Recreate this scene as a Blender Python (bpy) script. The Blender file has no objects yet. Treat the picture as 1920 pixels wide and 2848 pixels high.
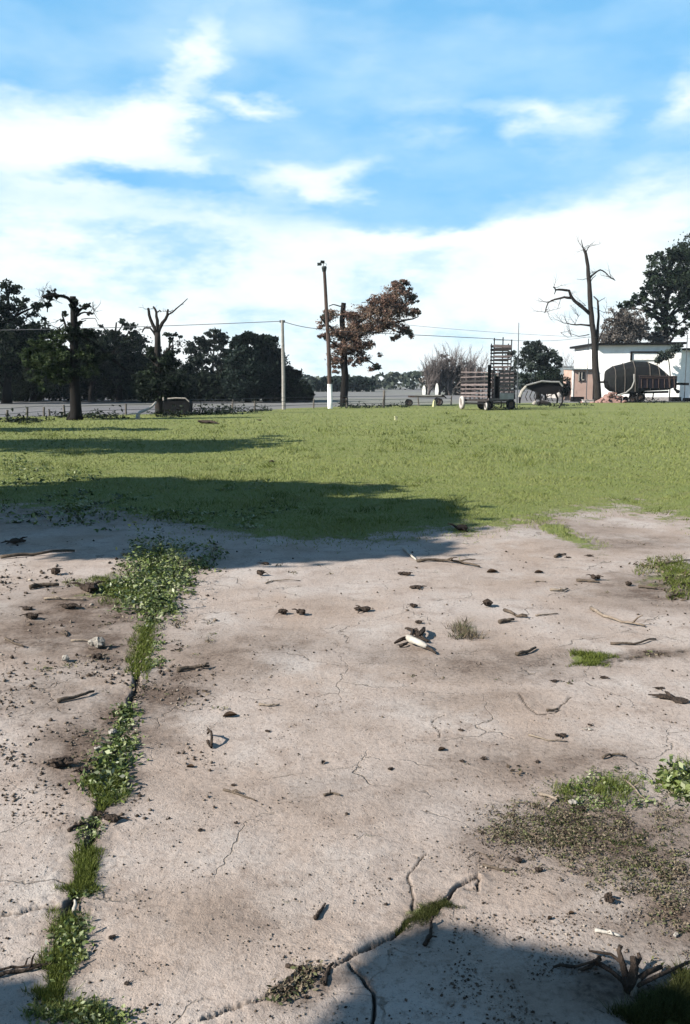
import bpy, math, random
import numpy as np
from mathutils import Vector

# ------------------------------------------------------------------ camera, sky, sun, exposure
scene = bpy.context.scene
COL = scene.collection
H = 1.6
F = 2500.0
TH = math.atan(359.0 / F)
CT, ST = math.cos(TH), math.sin(TH)
cd = bpy.data.cameras.new('camera')
cd.sensor_fit = 'HORIZONTAL'
cd.sensor_width = 36.0
cd.lens = F / 1920 * 36
cd.clip_start = 0.05
cd.clip_end = 20000
cam = bpy.data.objects.new('camera', cd)
cam.location = (0, 0, H)
cam.rotation_euler = (math.pi / 2 - TH, 0, 0)
COL.objects.link(cam)
scene.camera = cam

SUN_EL = math.radians(33)
SDX, SDY = 0.92, 0.392            # horizontal direction in which shadows fall
sun_d = bpy.data.lights.new('sun', 'SUN')
sun_d.energy = 5.0
sun_d.angle = math.radians(0.5)
sun_d.color = (1.0, 0.95, 0.87)
sun = bpy.data.objects.new('sun', sun_d)
to_sun = Vector((-SDX * math.cos(SUN_EL), -SDY * math.cos(SUN_EL), math.sin(SUN_EL)))
sun.rotation_euler = to_sun.to_track_quat('Z', 'Y').to_euler()
sun.location = (-20, -10, 30)
COL.objects.link(sun)

scene.view_settings.view_transform = 'Standard'
scene.view_settings.look = 'None'
scene.view_settings.gamma = 1
scene.view_settings.use_curve_mapping = False
scene.view_settings.exposure = 1.58


def ray(px, py):
    u = (px - 960) / F
    v = (1424 - py) / F
    return Vector((u, CT + v * ST, -ST + v * CT))


def nd(nt, typ, **kw):
    n = nt.nodes.new(typ)
    for k, v in kw.items():
        setattr(n, k, v)
    return n


def math_node(nt, op, a, b=None, c=None, clamp=False):
    n = nt.nodes.new('ShaderNodeMath')
    n.operation = op
    n.use_clamp = clamp
    for i, s in enumerate((a, b, c)):
        if s is None:
            continue
        if hasattr(s, 'links') or hasattr(s, 'is_linked'):
            nt.links.new(s, n.inputs[i])
        else:
            n.inputs[i].default_value = s
    return n.outputs[0]


def mix_rgb(nt, fac, a, b, blend='MIX'):
    n = nt.nodes.new('ShaderNodeMix')
    n.data_type = 'RGBA'
    n.blend_type = blend
    for s, i in ((fac, 0), (a, 6), (b, 7)):
        if hasattr(s, 'is_linked'):
            nt.links.new(s, n.inputs[i])
        elif i == 0:
            n.inputs[0].default_value = s
        else:
            n.inputs[i].default_value = (*s[:3], 1)
    return n.outputs[2]


def map_range(nt, x, a, b, c=0.0, d=1.0, smooth=False):
    n = nt.nodes.new('ShaderNodeMapRange')
    if smooth:
        n.interpolation_type = 'SMOOTHSTEP'
    nt.links.new(x, n.inputs[0])
    for i, v in ((1, a), (2, b), (3, c), (4, d)):
        n.inputs[i].default_value = v
    return n.outputs[0]


world = bpy.data.worlds.new('World')
scene.world = world
world.use_nodes = True
nt = world.node_tree
nt.nodes.clear()
out = nd(nt, 'ShaderNodeOutputWorld')
bg = nd(nt, 'ShaderNodeBackground')
bg.inputs[1].default_value = 0.05
nt.links.new(bg.outputs[0], out.inputs[0])
sky = nd(nt, 'ShaderNodeTexSky', sky_type='NISHITA')
sky.sun_disc = False
sky.sun_elevation = SUN_EL
sky.sun_rotation = math.atan2(-SDX, -SDY)
sky.air_density = 1.0
sky.dust_density = 0.3
sky.ozone_density = 2.0
tc = nd(nt, 'ShaderNodeTexCoord')
sep = nd(nt, 'ShaderNodeSeparateXYZ')
nt.links.new(tc.outputs['Generated'], sep.inputs[0])
az = math_node(nt, 'ARCTAN2', sep.outputs[0], sep.outputs[1])
el = math_node(nt, 'ARCSINE', sep.outputs[2])
comb = nd(nt, 'ShaderNodeCombineXYZ')
nt.links.new(az, comb.inputs[0])
nt.links.new(el, comb.inputs[1])
# clouds drift in long streaks: warp the direction with noise stretched sideways
vscale = nd(nt, 'ShaderNodeVectorMath', operation='MULTIPLY')
nt.links.new(tc.outputs['Generated'], vscale.inputs[0])
vscale.inputs[1].default_value = (1, 1, 2.6)
wn = nd(nt, 'ShaderNodeTexNoise')
wn.inputs['Scale'].default_value = 7.0
wn.inputs['Detail'].default_value = 5
wn.inputs['Roughness'].default_value = 0.6
nt.links.new(vscale.outputs[0], wn.inputs['Vector'])
vsub = nd(nt, 'ShaderNodeVectorMath', operation='SUBTRACT')
nt.links.new(wn.outputs['Color'], vsub.inputs[0])
vsub.inputs[1].default_value = (0.5, 0.5, 0.5)
vsc = nd(nt, 'ShaderNodeVectorMath', operation='MULTIPLY')
nt.links.new(vsub.outputs[0], vsc.inputs[0])
vsc.inputs[1].default_value = (0.24, 0.085, 0)
vadd = nd(nt, 'ShaderNodeVectorMath', operation='ADD')
nt.links.new(comb.outputs[0], vadd.inputs[0])
nt.links.new(vsc.outputs[0], vadd.inputs[1])


def az_el(px, py):
    d = ray(px, py).normalized()
    return math.atan2(d.x, d.y), math.asin(d.z)


CLOUDS = [  # px, py, rx, ry, rotation, amount
    (170, 410, 460, 150, 0.06, 1.45), (430, 330, 220, 100, 0.3, .7), (560, 160, 90, 150, -.4, .62),
    (560, 420, 170, 80, 0, .35),
    (735, 275, 150, 38, -.1, .75), (1190, 250, 260, 80, .05, .5), (1510, 335, 230, 75, -.3, .85),
    (1200, 385, 110, 50, 0, .35), (1910, 280, 110, 130, 0, .75), (1050, 130, 420, 90, 0, .22),
    (1450, 110, 300, 80, 0, .2), (870, 520, 260, 80, .05, .85), (1760, 575, 560, 105, .1, 1.1), (130, 590, 330, 80, 0, .8),
    (560, 620, 400, 60, 0, .6), (1300, 640, 420, 45, .05, .6),
    (380, 508, 300, 42, -.03, -.8), (1120, 575, 230, 80, 0, -.6), (860, 610, 260, 50, 0, -.35),
    (1880, 610, 160, 35, 0, -.3),
]
dens = None
for (px, py, rx, ry, rot, amp) in CLOUDS:
    a0, e0 = az_el(px, py)
    mp = nd(nt, 'ShaderNodeMapping', vector_type='TEXTURE')
    mp.inputs['Location'].default_value = (a0, e0, 0)
    mp.inputs['Rotation'].default_value = (0, 0, rot)
    mp.inputs['Scale'].default_value = (rx / F, ry / F, 1)
    nt.links.new(vadd.outputs[0], mp.inputs['Vector'])
    gr = nd(nt, 'ShaderNodeTexGradient', gradient_type='SPHERICAL')
    nt.links.new(mp.outputs[0], gr.inputs[0])
    if dens is None:
        dens = math_node(nt, 'MULTIPLY', gr.outputs['Fac'], amp)
    else:
        dens = math_node(nt, 'MULTIPLY_ADD', gr.outputs['Fac'], amp, dens)
# general broken cloud all round the sky
gn = nd(nt, 'ShaderNodeTexNoise')
gn.inputs['Scale'].default_value = 3.2
gn.inputs['Detail'].default_value = 7
gn.inputs['Roughness'].default_value = 0.55
nt.links.new(vscale.outputs[0], gn.inputs['Vector'])
gen = math_node(nt, 'MULTIPLY', map_range(nt, gn.outputs['Fac'], 0.42, 0.75, -0.05, 0.55), map_range(nt, el, math.radians(16), math.radians(50), 1.0, .15, True))
dens = math_node(nt, 'ADD', dens, gen)
hor = map_range(nt, el, az_el(960, 740)[1], az_el(960, 560)[1], 1.2, 0.0, True)
dens = math_node(nt, 'ADD', dens, math_node(nt, 'MULTIPLY', hor, map_range(nt, wn.outputs['Fac'], .34, .62, .38, 1.05)))
mask = map_range(nt, dens, -0.05, 1.0, 0.0, 1.0, True)
hs = nd(nt, 'ShaderNodeHueSaturation')
hs.inputs['Saturation'].default_value = 1.35
hs.inputs['Value'].default_value = 1.0
nt.links.new(sky.outputs[0], hs.inputs['Color'])
cl = mix_rgb(nt, map_range(nt, dens, .45, 1.3), (5.2, 6.6, 7.1), (7.2, 7.5, 7.5))
hazy = map_range(nt, el, math.radians(14), math.radians(55), .9, .12, True)
clear = mix_rgb(nt, hazy, hs.outputs[0], (1.62, 4.15, 6.8))
thin = nd(nt, 'ShaderNodeTexNoise')
thin.inputs['Scale'].default_value = 9
thin.inputs['Detail'].default_value = 6
nt.links.new(vscale.outputs[0], thin.inputs['Vector'])
clear = mix_rgb(nt, map_range(nt, thin.outputs['Fac'], .38, .7, 0, .45), clear, (3.6, 5.6, 7.4))
skycol = mix_rgb(nt, mask, clear, cl)
nt.links.new(skycol, bg.inputs[0])
world.cycles.sampling_method = 'MANUAL'
world.cycles.sample_map_resolution = 512

# ------------------------------------------------------------------ helpers
rng = np.random.default_rng(11)
random.seed(5)


def at(px, py, Y):
    d = ray(px, py)
    t = Y / d.y
    return Vector((d.x * t, Y, H + d.z * t))


def ground_pt(px, py):
    d = ray(px, py)
    t = -H / d.z
    return Vector((d.x * t, d.y * t, 0))


def ground_y(py):
    return ground_pt(960, py).y


def project(x, y, z=0.0):
    dz = z - H
    f = y * CT - dz * ST
    up = y * ST + dz * CT
    f = np.maximum(f, 1e-3)
    return 960 + F * x / f, 1424 - F * up / f


def _hash(ix, iy, seed):
    n = (ix.astype(np.int64) * 374761393 + iy.astype(np.int64) * 668265263 + seed * 1442695041) & 0x7fffffff
    n = ((n ^ (n >> 13)) * 1274126177) & 0x7fffffff
    n = (n ^ (n >> 16)) & 0xffffff
    return n / float(0xffffff)


def vnoise(x, y, seed=0):
    x = np.asarray(x, float)
    y = np.asarray(y, float)
    ix, iy = np.floor(x), np.floor(y)
    fx, fy = x - ix, y - iy
    fx = fx * fx * (3 - 2 * fx)
    fy = fy * fy * (3 - 2 * fy)
    a = _hash(ix, iy, seed)
    b = _hash(ix + 1, iy, seed)
    c = _hash(ix, iy + 1, seed)
    d = _hash(ix + 1, iy + 1, seed)
    return (a * (1 - fx) + b * fx) * (1 - fy) + (c * (1 - fx) + d * fx) * fy


def fbm(x, y, octv=4, seed=0):
    s = 0
    a = .5
    for o in range(octv):
        s = s + a * (vnoise(x * 2 ** o, y * 2 ** o, seed + o * 7) - .5)
        a *= .5
    return s


def base_z(x, y):
    x = np.asarray(x, float)
    y = np.asarray(y, float)
    fade = np.clip((70 - y) / 30, 0, 1) * np.clip((x + 60) / 20, 0, 1) * np.clip((60 - x) / 20, 0, 1) * np.clip((y + 30) / 20, 0, 1)
    return fade * (0.05 * fbm(x * .5, y * .5, 2, 3) + .022 * fbm(x * 2.2, y * 2.2, 3, 9))


def gz(x, y):
    return float(base_z(np.array([x]), np.array([y]))[0])


def G(px, py, dz=0.0):
    p = ground_pt(px, py)
    p.z = gz(p.x, p.y) + dz
    return p


def tag(o, label=None, cat=None, group=None, kind=None):
    if label:
        o['label'] = label
    if cat:
        o['category'] = cat
    if group:
        o['group'] = group
    if kind:
        o['kind'] = kind
    return o


def empty(name, loc, label, cat, group=None):
    o = bpy.data.objects.new(name, None)
    o.location = loc
    COL.objects.link(o)
    return tag(o, label, cat, group)


def link(name, me, mat, parent=None, loc=None, smooth=False):
    o = bpy.data.objects.new(name, me)
    if mat is not None and len(me.materials) == 0:
        me.materials.append(mat)
    COL.objects.link(o)
    if parent is not None:
        o.parent = parent
        # geometry is written in world space: shift it to the parent's origin
        me.transform(__import__('mathutils').Matrix.Translation(-Vector(parent_origin(parent))))
    elif loc is not None:
        me.transform(__import__('mathutils').Matrix.Translation(-Vector(loc)))
        o.location = loc
    if smooth:
        me.shade_smooth()
    return o


def parent_origin(p):
    v = Vector((0, 0, 0))
    while p is not None:
        v += p.location
        p = p.parent
    return v


def fast_mesh(name, V, Fq, tint=None):
    V = np.asarray(V, np.float32)
    Fq = np.asarray(Fq, np.int32)
    me = bpy.data.meshes.new(name)
    n, k = Fq.shape
    me.vertices.add(len(V))
    me.vertices.foreach_set('co', V.ravel())
    me.loops.add(n * k)
    me.loops.foreach_set('vertex_index', Fq.ravel())
    me.polygons.add(n)
    me.polygons.foreach_set('loop_start', np.arange(0, n * k, k, dtype=np.int32))
    me.polygons.foreach_set('loop_total', np.full(n, k, np.int32))
    me.update(calc_edges=True)
    if tint is not None:
        a = me.attributes.new('tint', 'FLOAT', 'POINT')
        a.data.foreach_set('value', np.asarray(tint, np.float32))
    return me


class MB:
    def __init__(self):
        self.v = []
        self.f = []

    def add(self, vs, fs):
        n = len(self.v)
        self.v.extend([tuple(v) for v in vs])
        self.f.extend([tuple(i + n for i in f) for f in fs])

    def box(self, c, s, rz=0.0, rx=0.0, ry=0.0, taper=1.0):
        from mathutils import Euler
        R = Euler((rx, ry, rz)).to_matrix()
        c = Vector(c)
        vs = []
        for z in (-1, 1):
            t = taper if z > 0 else 1
            for x, y in ((-1, -1), (1, -1), (1, 1), (-1, 1)):
                vs.append(c + R @ Vector((x * s[0] / 2 * t, y * s[1] / 2 * t, z * s[2] / 2)))
        self.add(vs, [(3, 2, 1, 0), (4, 5, 6, 7), (0, 1, 5, 4), (1, 2, 6, 5), (2, 3, 7, 6), (3, 0, 4, 7)])

    def bar(self, a, b, w, h=None):
        """rectangular bar from a to b"""
        a, b = Vector(a), Vector(b)
        h = h or w
        d = (b - a).normalized()
        up = Vector((0, 0, 1)) if abs(d.z) < .95 else Vector((0, 1, 0))
        s = d.cross(up).normalized()
        u = s.cross(d).normalized()
        vs = []
        for p in (a, b):
            for i, j in ((-1, -1), (1, -1), (1, 1), (-1, 1)):
                vs.append(p + s * i * w / 2 + u * j * h / 2)
        self.add(vs, [(0, 1, 2, 3), (7, 6, 5, 4), (0, 4, 5, 1), (1, 5, 6, 2), (2, 6, 7, 3), (3, 7, 4, 0)])

    def tube(self, pts, rad, n=6, wob=0.0):
        pts = [Vector(p) for p in pts]
        if not hasattr(rad, '__len__'):
            rad = [rad] * len(pts)
        vs = []
        prev = None
        for i, p in enumerate(pts):
            d = (pts[min(i + 1, len(pts) - 1)] - pts[max(i - 1, 0)])
            if d.length < 1e-9:
                d = Vector((0, 0, 1))
            d.normalize()
            if prev is None:
                s = d.cross(Vector((.3, 1, .2))).normalized()
            else:
                s = (prev - d * prev.dot(d)).normalized()
            prev = s
            u = d.cross(s)
            for k in range(n):
                a = 2 * math.pi * k / n
                r = rad[i] * (1 + wob * (random.random() - .5))
                vs.append(p + s * math.cos(a) * r + u * math.sin(a) * r)
        fs = []
        for i in range(len(pts) - 1):
            for k in range(n):
                a = i * n + k
                b = i * n + (k + 1) % n
                fs.append((a, b, b + n, a + n))
        fs.append(tuple(reversed(range(n))))
        m = (len(pts) - 1) * n
        fs.append(tuple(range(m, m + n)))
        self.add(vs, fs)

    def disc(self, c, r, w, axis, n=16):
        c = Vector(c)
        ax = Vector(axis).normalized()
        self.tube([c - ax * w / 2, c + ax * w / 2], r, n)

    def ring(self, c, R, r, axis, n=18, m=6):
        c = Vector(c)
        ax = Vector(axis).normalized()
        s = ax.cross(Vector((.1, .2, 1))).normalized()
        u = ax.cross(s)
        vs = []
        for i in range(n):
            a = 2 * math.pi * i / n
            d = s * math.cos(a) + u * math.sin(a)
            for k in range(m):
                b = 2 * math.pi * k / m
                vs.append(c + d * (R + r * math.cos(b)) + ax * r * math.sin(b))
        fs = []
        for i in range(n):
            for k in range(m):
                fs.append((i * m + k, ((i + 1) % n) * m + k, ((i + 1) % n) * m + (k + 1) % m, i * m + (k + 1) % m))
        self.add(vs, fs)

    def build(self, name, mat, parent=None, loc=None, smooth=False):
        me = bpy.data.meshes.new(name)
        me.from_pydata(self.v, [], self.f)
        me.update()
        return link(name, me, mat, parent, loc, smooth)


# ------------------------------------------------------------------ materials
def surface(name, col, col2=None, scale=3.0, rough=.85, bump=0.0, bscale=20.0, metal=0.0, dirt=0.0, stretch=(1, 1, 1), spec=.1, dcol=(.09, .07, .055), tone=.53):
    m = bpy.data.materials.new(name)
    m.use_nodes = True
    t = m.node_tree
    p = t.nodes['Principled BSDF']
    p.inputs['Roughness'].default_value = rough
    p.inputs['Metallic'].default_value = metal
    p.inputs['Specular IOR Level'].default_value = spec
    col = tuple(c * tone for c in col)
    c2 = tuple(c * tone for c in col2) if col2 else tuple(c * .65 for c in col)
    co = nd(t, 'ShaderNodeTexCoord')
    mp = nd(t, 'ShaderNodeMapping')
    mp.inputs['Scale'].default_value = stretch
    t.links.new(co.outputs['Object'], mp.inputs[0])
    n = nd(t, 'ShaderNodeTexNoise')
    n.inputs['Scale'].default_value = scale
    n.inputs['Detail'].default_value = 6
    n.inputs['Roughness'].default_value = .65
    t.links.new(mp.outputs[0], n.inputs['Vector'])
    c = mix_rgb(t, map_range(t, n.outputs['Fac'], .3, .7), c2, col)
    if dirt:
        n2 = nd(t, 'ShaderNodeTexNoise')
        n2.inputs['Scale'].default_value = scale * .37
        n2.inputs['Detail'].default_value = 8
        n2.inputs['Roughness'].default_value = .7
        t.links.new(mp.outputs[0], n2.inputs['Vector'])
        c = mix_rgb(t, map_range(t, n2.outputs['Fac'], .5, .72, 0, dirt), c, dcol)
    t.links.new(c, p.inputs['Base Color'])
    if bump:
        b = nd(t, 'ShaderNodeBump')
        b.inputs['Strength'].default_value = bump
        b.inputs['Distance'].default_value = .02
        n3 = nd(t, 'ShaderNodeTexNoise')
        n3.inputs['Scale'].default_value = bscale
        n3.inputs['Detail'].default_value = 5
        t.links.new(mp.outputs[0], n3.inputs['Vector'])
        t.links.new(n3.outputs['Fac'], b.inputs['Height'])
        t.links.new(b.outputs[0], p.inputs['Normal'])
    return m


def leaf_mat(name, cols, trans=.25, rough=.65, tone=.52):
    """natural leaf-to-leaf colour variation read from the tint attribute"""
    cols = [tuple(v_ * tone for v_ in c_) for c_ in cols]
    m = bpy.data.materials.new(name)
    m.use_nodes = True
    t = m.node_tree
    p = t.nodes['Principled BSDF']
    p.inputs['Roughness'].default_value = rough
    p.inputs['Specular IOR Level'].default_value = .25 if rough < .6 else .08
    a = nd(t, 'ShaderNodeAttribute', attribute_name='tint')
    r = nd(t, 'ShaderNodeValToRGB')
    els = r.color_ramp.elements
    els[0].color = (*cols[0], 1)
    els[1].color = (*cols[-1], 1)
    for i, c in enumerate(cols[1:-1]):
        e = els.new((i + 1) / (len(cols) - 1))
        e.color = (*c, 1)
    t.links.new(a.outputs['Fac'], r.inputs[0])
    t.links.new(r.outputs[0], p.inputs['Base Color'])
    if trans > 0:
        tr = nd(t, 'ShaderNodeBsdfTranslucent')
        t.links.new(r.outputs[0], tr.inputs[0])
        mx = nd(t, 'ShaderNodeMixShader')
        mx.inputs[0].default_value = trans
        t.links.new(p.outputs[0], mx.inputs[1])
        t.links.new(tr.outputs[0], mx.inputs[2])
        t.links.new(mx.outputs[0], t.nodes['Material Output'].inputs[0])
    return m


M = {}
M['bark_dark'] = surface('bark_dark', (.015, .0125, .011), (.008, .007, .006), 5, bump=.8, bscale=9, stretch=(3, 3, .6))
M['bark_grey'] = surface('bark_grey', (.13, .115, .1), (.05, .042, .036), 5, bump=.7, bscale=9, stretch=(3, 3, .6))
M['twig_grey'] = surface('twig_grey', (.15, .13, .125), (.09, .075, .07), 5)
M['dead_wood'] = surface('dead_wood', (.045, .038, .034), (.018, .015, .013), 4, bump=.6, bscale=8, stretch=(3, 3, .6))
M['bleached'] = surface('bleached_wood', (.58, .54, .48), (.36, .32, .27), 12, bump=.4, bscale=30)
M['stick'] = surface('dry_stick_wood', (.16, .125, .095), (.06, .045, .034), 30, bump=.5, bscale=70)
M['stick_pale'] = surface('pale_stick_wood', (.34, .28, .22), (.14, .105, .08), 30, bump=.5, bscale=70)
M['clod'] = surface('dark_earth_clod', (.085, .062, .048), (.03, .022, .017), 40, bump=.8, bscale=80, rough=.95)
M['clod_pale'] = surface('pale_earth_clod', (.3, .25, .2), (.14, .11, .085), 40, bump=.8, bscale=80, rough=.95)
M['stone'] = surface('pale_stone', (.5, .46, .4), (.25, .22, .19), 25, bump=.5, bscale=60)
M['deadleaf'] = surface('dead_leaf_skin', (.12, .075, .045), (.05, .032, .022), 60, rough=.7)
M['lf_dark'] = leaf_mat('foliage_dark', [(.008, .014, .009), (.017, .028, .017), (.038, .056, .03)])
M['lf_blue'] = leaf_mat('foliage_bluish', [(.008, .016, .013), (.016, .03, .023), (.03, .048, .034)])
M['lf_euc'] = leaf_mat('foliage_eucalyptus', [(.015, .022, .018), (.035, .05, .04), (.08, .1, .08)])
M['lf_green'] = leaf_mat('foliage_green', [(.02, .035, .015), (.05, .08, .03), (.13, .17, .08)])
M['lf_big'] = leaf_mat('foliage_deep_green', [(.01, .018, .011), (.022, .04, .022), (.06, .078, .045)])
M['lf_brown'] = leaf_mat('foliage_brown', [(.05, .033, .026), (.2, .115, .09), (.34, .21, .16), (.18, .14, .09), (.46, .33, .26)], trans=.3)
M['lf_greybrown'] = leaf_mat('foliage_grey_brown', [(.09, .08, .072), (.17, .15, .135), (.27, .24, .21)])
M['lf_weed'] = leaf_mat('weed_leaves', [(.03, .045, .012), (.09, .13, .03), (.17, .22, .055), (.26, .3, .12), (.36, .38, .22)], trans=.2, rough=.45)
M['lf_weed_y'] = leaf_mat('grass_yellow_green', [(.05, .07, .015), (.13, .16, .03), (.2, .23, .06)], trans=.2)
M['lf_litter'] = leaf_mat('leaf_litter_bits', [(.04, .03, .022), (.13, .095, .065), (.26, .21, .15), (.1, .115, .05), (.17, .17, .08)], trans=.05)
M['crumb'] = leaf_mat('earth_crumb_bits', [(.05, .037, .028), (.13, .1, .078), (.26, .21, .17), (.42, .36, .3)], trans=0, rough=.95)
M['lf_moss_shade_grass'] = leaf_mat('moss_and_shade_grass', [(.02, .03, .01), (.06, .07, .02), (.13, .13, .045)], trans=.1)
M['grass'] = leaf_mat('grass_blades', [(.155, .195, .05), (.225, .265, .075), (.32, .33, .125)], trans=.2)
M['far'] = leaf_mat('foliage_far', [(.03, .04, .032), (.055, .07, .052), (.09, .1, .075)], trans=.1)
M['concrete_pole'] = surface('pole_concrete', (.46, .44, .4), (.26, .24, .21), 8, bump=.3)
M['white_paint'] = surface('white_limewash', (.72, .71, .68), (.5, .48, .45), 6, tone=1, bump=.2)
M['pole_wood'] = surface('pole_brown_wood', (.13, .09, .075), (.07, .05, .042), 6, bump=.4, stretch=(3, 3, .5))
M['lamp'] = surface('lamp_metal', (.06, .07, .07), (.03, .035, .035), 8, rough=.5, metal=.3)
M['wire'] = surface('wire_metal', (.09, .1, .11), (.06, .065, .07), 8, rough=.6)
M['post'] = surface('fence_post_wood', (.24, .21, .18), (.11, .095, .08), 10, bump=.5, stretch=(3, 3, .6))
M['rust'] = surface('rusty_iron', (.17, .115, .095), (.06, .042, .036), 9, rough=.8, metal=.2, bump=.4)
M['iron_dark'] = surface('dark_iron', (.018, .017, .018), (.01, .009, .01), 9, rough=.75, metal=.2)
M['slat'] = surface('cage_slat_wood', (.33, .27, .26), (.09, .07, .07), 6, bump=.4, stretch=(1, 1, 4))
M['slat_dark'] = surface('cage_frame_wood', (.07, .062, .06), (.03, .026, .026), 6, bump=.4)
M['rubber'] = surface('tyre_rubber', (.03, .028, .027), (.015, .014, .014), 9, rough=.9)
M['pale_panel'] = surface('pale_panel_paint', (.62, .58, .55), (.4, .36, .33), 4, dirt=.5)
M['plaster'] = surface('white_plaster', (.8, .79, .76), (.66, .64, .6), 1.1, tone=1, bump=.2, dirt=.45, dcol=(.42, .38, .34))
M['plaster_pink'] = surface('pink_plaster', (.62, .44, .37), (.48, .33, .27), 1.4, bump=.2, dirt=.5, dcol=(.3, .22, .18))
M['roof_dark'] = surface('roof_felt', (.01, .0105, .011), (.006, .006, .007), 2)
M['roof_grey'] = surface('corrugated_grey', (.26, .3, .31), (.17, .2, .21), 2, rough=.6, dirt=.5)
M['glass'] = surface('window_glass_dark', (.03, .035, .04), (.02, .022, .026), 2, rough=.15, spec=.5)
M['tarp'] = surface('dark_tarpaulin', (.016, .018, .017), (.008, .008, .01), 1.6, rough=.8, bump=.7, bscale=3, dirt=.5, dcol=(.03, .026, .02))
M['tank'] = surface('dark_purple_sheet', (.018, .015, .026), (.008, .007, .012), 2, rough=.55)
M['pipe'] = surface('pale_pipe', (.42, .42, .4), (.22, .2, .18), 6, rough=.6)
M['brick_rubble'] = surface('pink_rubble', (.42, .26, .22), (.22, .13, .11), 10, bump=.5)
M['plastic_y'] = surface('pale_yellow_plastic', (.62, .6, .35), (.5, .48, .28), 10, rough=.5)

# ground: natural colours only; masks say what lies where (grass, damp earth, crack soil, stubble field)
mg = bpy.data.materials.new('ground_surface')
mg.use_nodes = True
t = mg.node_tree
p = t.nodes['Principled BSDF']
p.inputs['Roughness'].default_value = .95
p.inputs['Specular IOR Level'].default_value = .15
ga = nd(t, 'ShaderNodeAttribute', attribute_name='cover')
gs = nd(t, 'ShaderNodeSeparateColor')
t.links.new(ga.outputs['Color'], gs.inputs[0])
gc = nd(t, 'ShaderNodeTexCoord')


def gnoise(scale, detail=5, rough=.6, stretch=None):
    n = nd(t, 'ShaderNodeTexNoise')
    n.inputs['Scale'].default_value = scale
    n.inputs['Detail'].default_value = detail
    n.inputs['Roughness'].default_value = rough
    if stretch:
        mpn = nd(t, 'ShaderNodeMapping')
        mpn.inputs['Scale'].default_value = stretch
        t.links.new(gc.outputs['Object'], mpn.inputs[0])
        t.links.new(mpn.outputs[0], n.inputs['Vector'])
    else:
        t.links.new(gc.outputs['Object'], n.inputs['Vector'])
    return n.outputs['Fac']


n_big = gnoise(.9, 4)
n_mid = gnoise(5, 6, .65)
n_fine = gnoise(45, 5, .7)
n_grit = gnoise(170, 3, .7)
n_pale = gnoise(1.7, 5, .6, (1, .8, 1))
dirt = mix_rgb(t, map_range(t, n_big, .35, .65), (0.260, 0.204, 0.167), (0.314, 0.270, 0.242))
dirt = mix_rgb(t, map_range(t, n_pale, .5, .68, 0, .7), dirt, (0.341, 0.309, 0.284))
dirt = mix_rgb(t, map_range(t, n_pale, .33, .48, .5, 0), dirt, (0.212, 0.164, 0.132))
dirt = mix_rgb(t, map_range(t, n_mid, .52, .68, 0, .55), dirt, (0.163, 0.121, 0.097))
dirt = mix_rgb(t, map_range(t, n_fine, .3, .5, .6, 0), dirt, (0.122, 0.090, 0.070))
dirt = mix_rgb(t, map_range(t, n_grit, .6, .7, 0, .6), dirt, (0.374, 0.328, 0.295))
dirt = mix_rgb(t, map_range(t, n_grit, .3, .4, .75, 0), dirt, (0.065, 0.047, 0.035))
vw = nd(t, 'ShaderNodeVectorMath', operation='ADD')
t.links.new(gc.outputs['Object'], vw.inputs[0])
vwn = nd(t, 'ShaderNodeTexNoise')
vwn.inputs['Scale'].default_value = 4
vwn.inputs['Detail'].default_value = 5
t.links.new(gc.outputs['Object'], vwn.inputs['Vector'])
vws = nd(t, 'ShaderNodeVectorMath', operation='SCALE')
t.links.new(vwn.outputs['Color'], vws.inputs[0])
vws.inputs['Scale'].default_value = .35
t.links.new(vws.outputs[0], vw.inputs[1])
vor = nd(t, 'ShaderNodeTexVoronoi', feature='DISTANCE_TO_EDGE')
vor.inputs['Scale'].default_value = 1.3
t.links.new(vw.outputs[0], vor.inputs['Vector'])
hair = math_node(t, 'MULTIPLY', map_range(t, vor.outputs['Distance'], .002, .007, 1, 0), map_range(t, n_pale, .46, .56, 0, .75))
dirt = mix_rgb(t, hair, dirt, (0.090, 0.073, 0.058))
pit = nd(t, 'ShaderNodeTexVoronoi')
pit.inputs['Scale'].default_value = 38
t.links.new(gc.outputs['Object'], pit.inputs['Vector'])
pitm = math_node(t, 'MULTIPLY', map_range(t, pit.outputs['Distance'], .1, .2, 1, 0), map_range(t, n_mid, .45, .6, 0, .8))
dirt = mix_rgb(t, pitm, dirt, (0.100, 0.082, 0.063))
earth = mix_rgb(t, map_range(t, n_fine, .35, .65), (0.045, 0.031, 0.023), (0.134, 0.098, 0.076))
damp = math_node(t, 'MULTIPLY', gs.outputs[1], map_range(t, n_mid, .3, .62, .55, 1.5), clamp=True)
c = mix_rgb(t, damp, dirt, earth)
grass = mix_rgb(t, map_range(t, gnoise(.35, 4), .35, .65), (.118, .144, .04), (.15, .17, .054))
grass = mix_rgb(t, map_range(t, gnoise(2.2, 6, .7), .4, .75, 0, .6), grass, (.185, .168, .065))
grass = mix_rgb(t, map_range(t, gnoise(.55, 6, .75), .56, .7, 0, .55), grass, (.11, .1, .045))
grass = mix_rgb(t, map_range(t, gnoise(14, 5, .7), .3, .55, .4, 0), grass, (.05, .06, .016))
gedge = math_node(t, 'ADD', gs.outputs[0], math_node(t, 'MULTIPLY', math_node(t, 'SUBTRACT', gnoise(2.6, 8, .75), .5), 2.4))
gfac = map_range(t, gedge, .35, .62, 0, 1, True)
c = mix_rgb(t, gfac, c, grass)
field = mix_rgb(t, map_range(t, gnoise(.12, 6, .7, (.35, 1.5, 1)), .3, .7), (.095, .093, .098), (.155, .15, .15))
field = mix_rgb(t, map_range(t, gnoise(.02, 4), .45, .65, 0, .5), field, (.17, .18, .11))
ca = nd(t, 'ShaderNodeAttribute', attribute_name='field')
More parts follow.
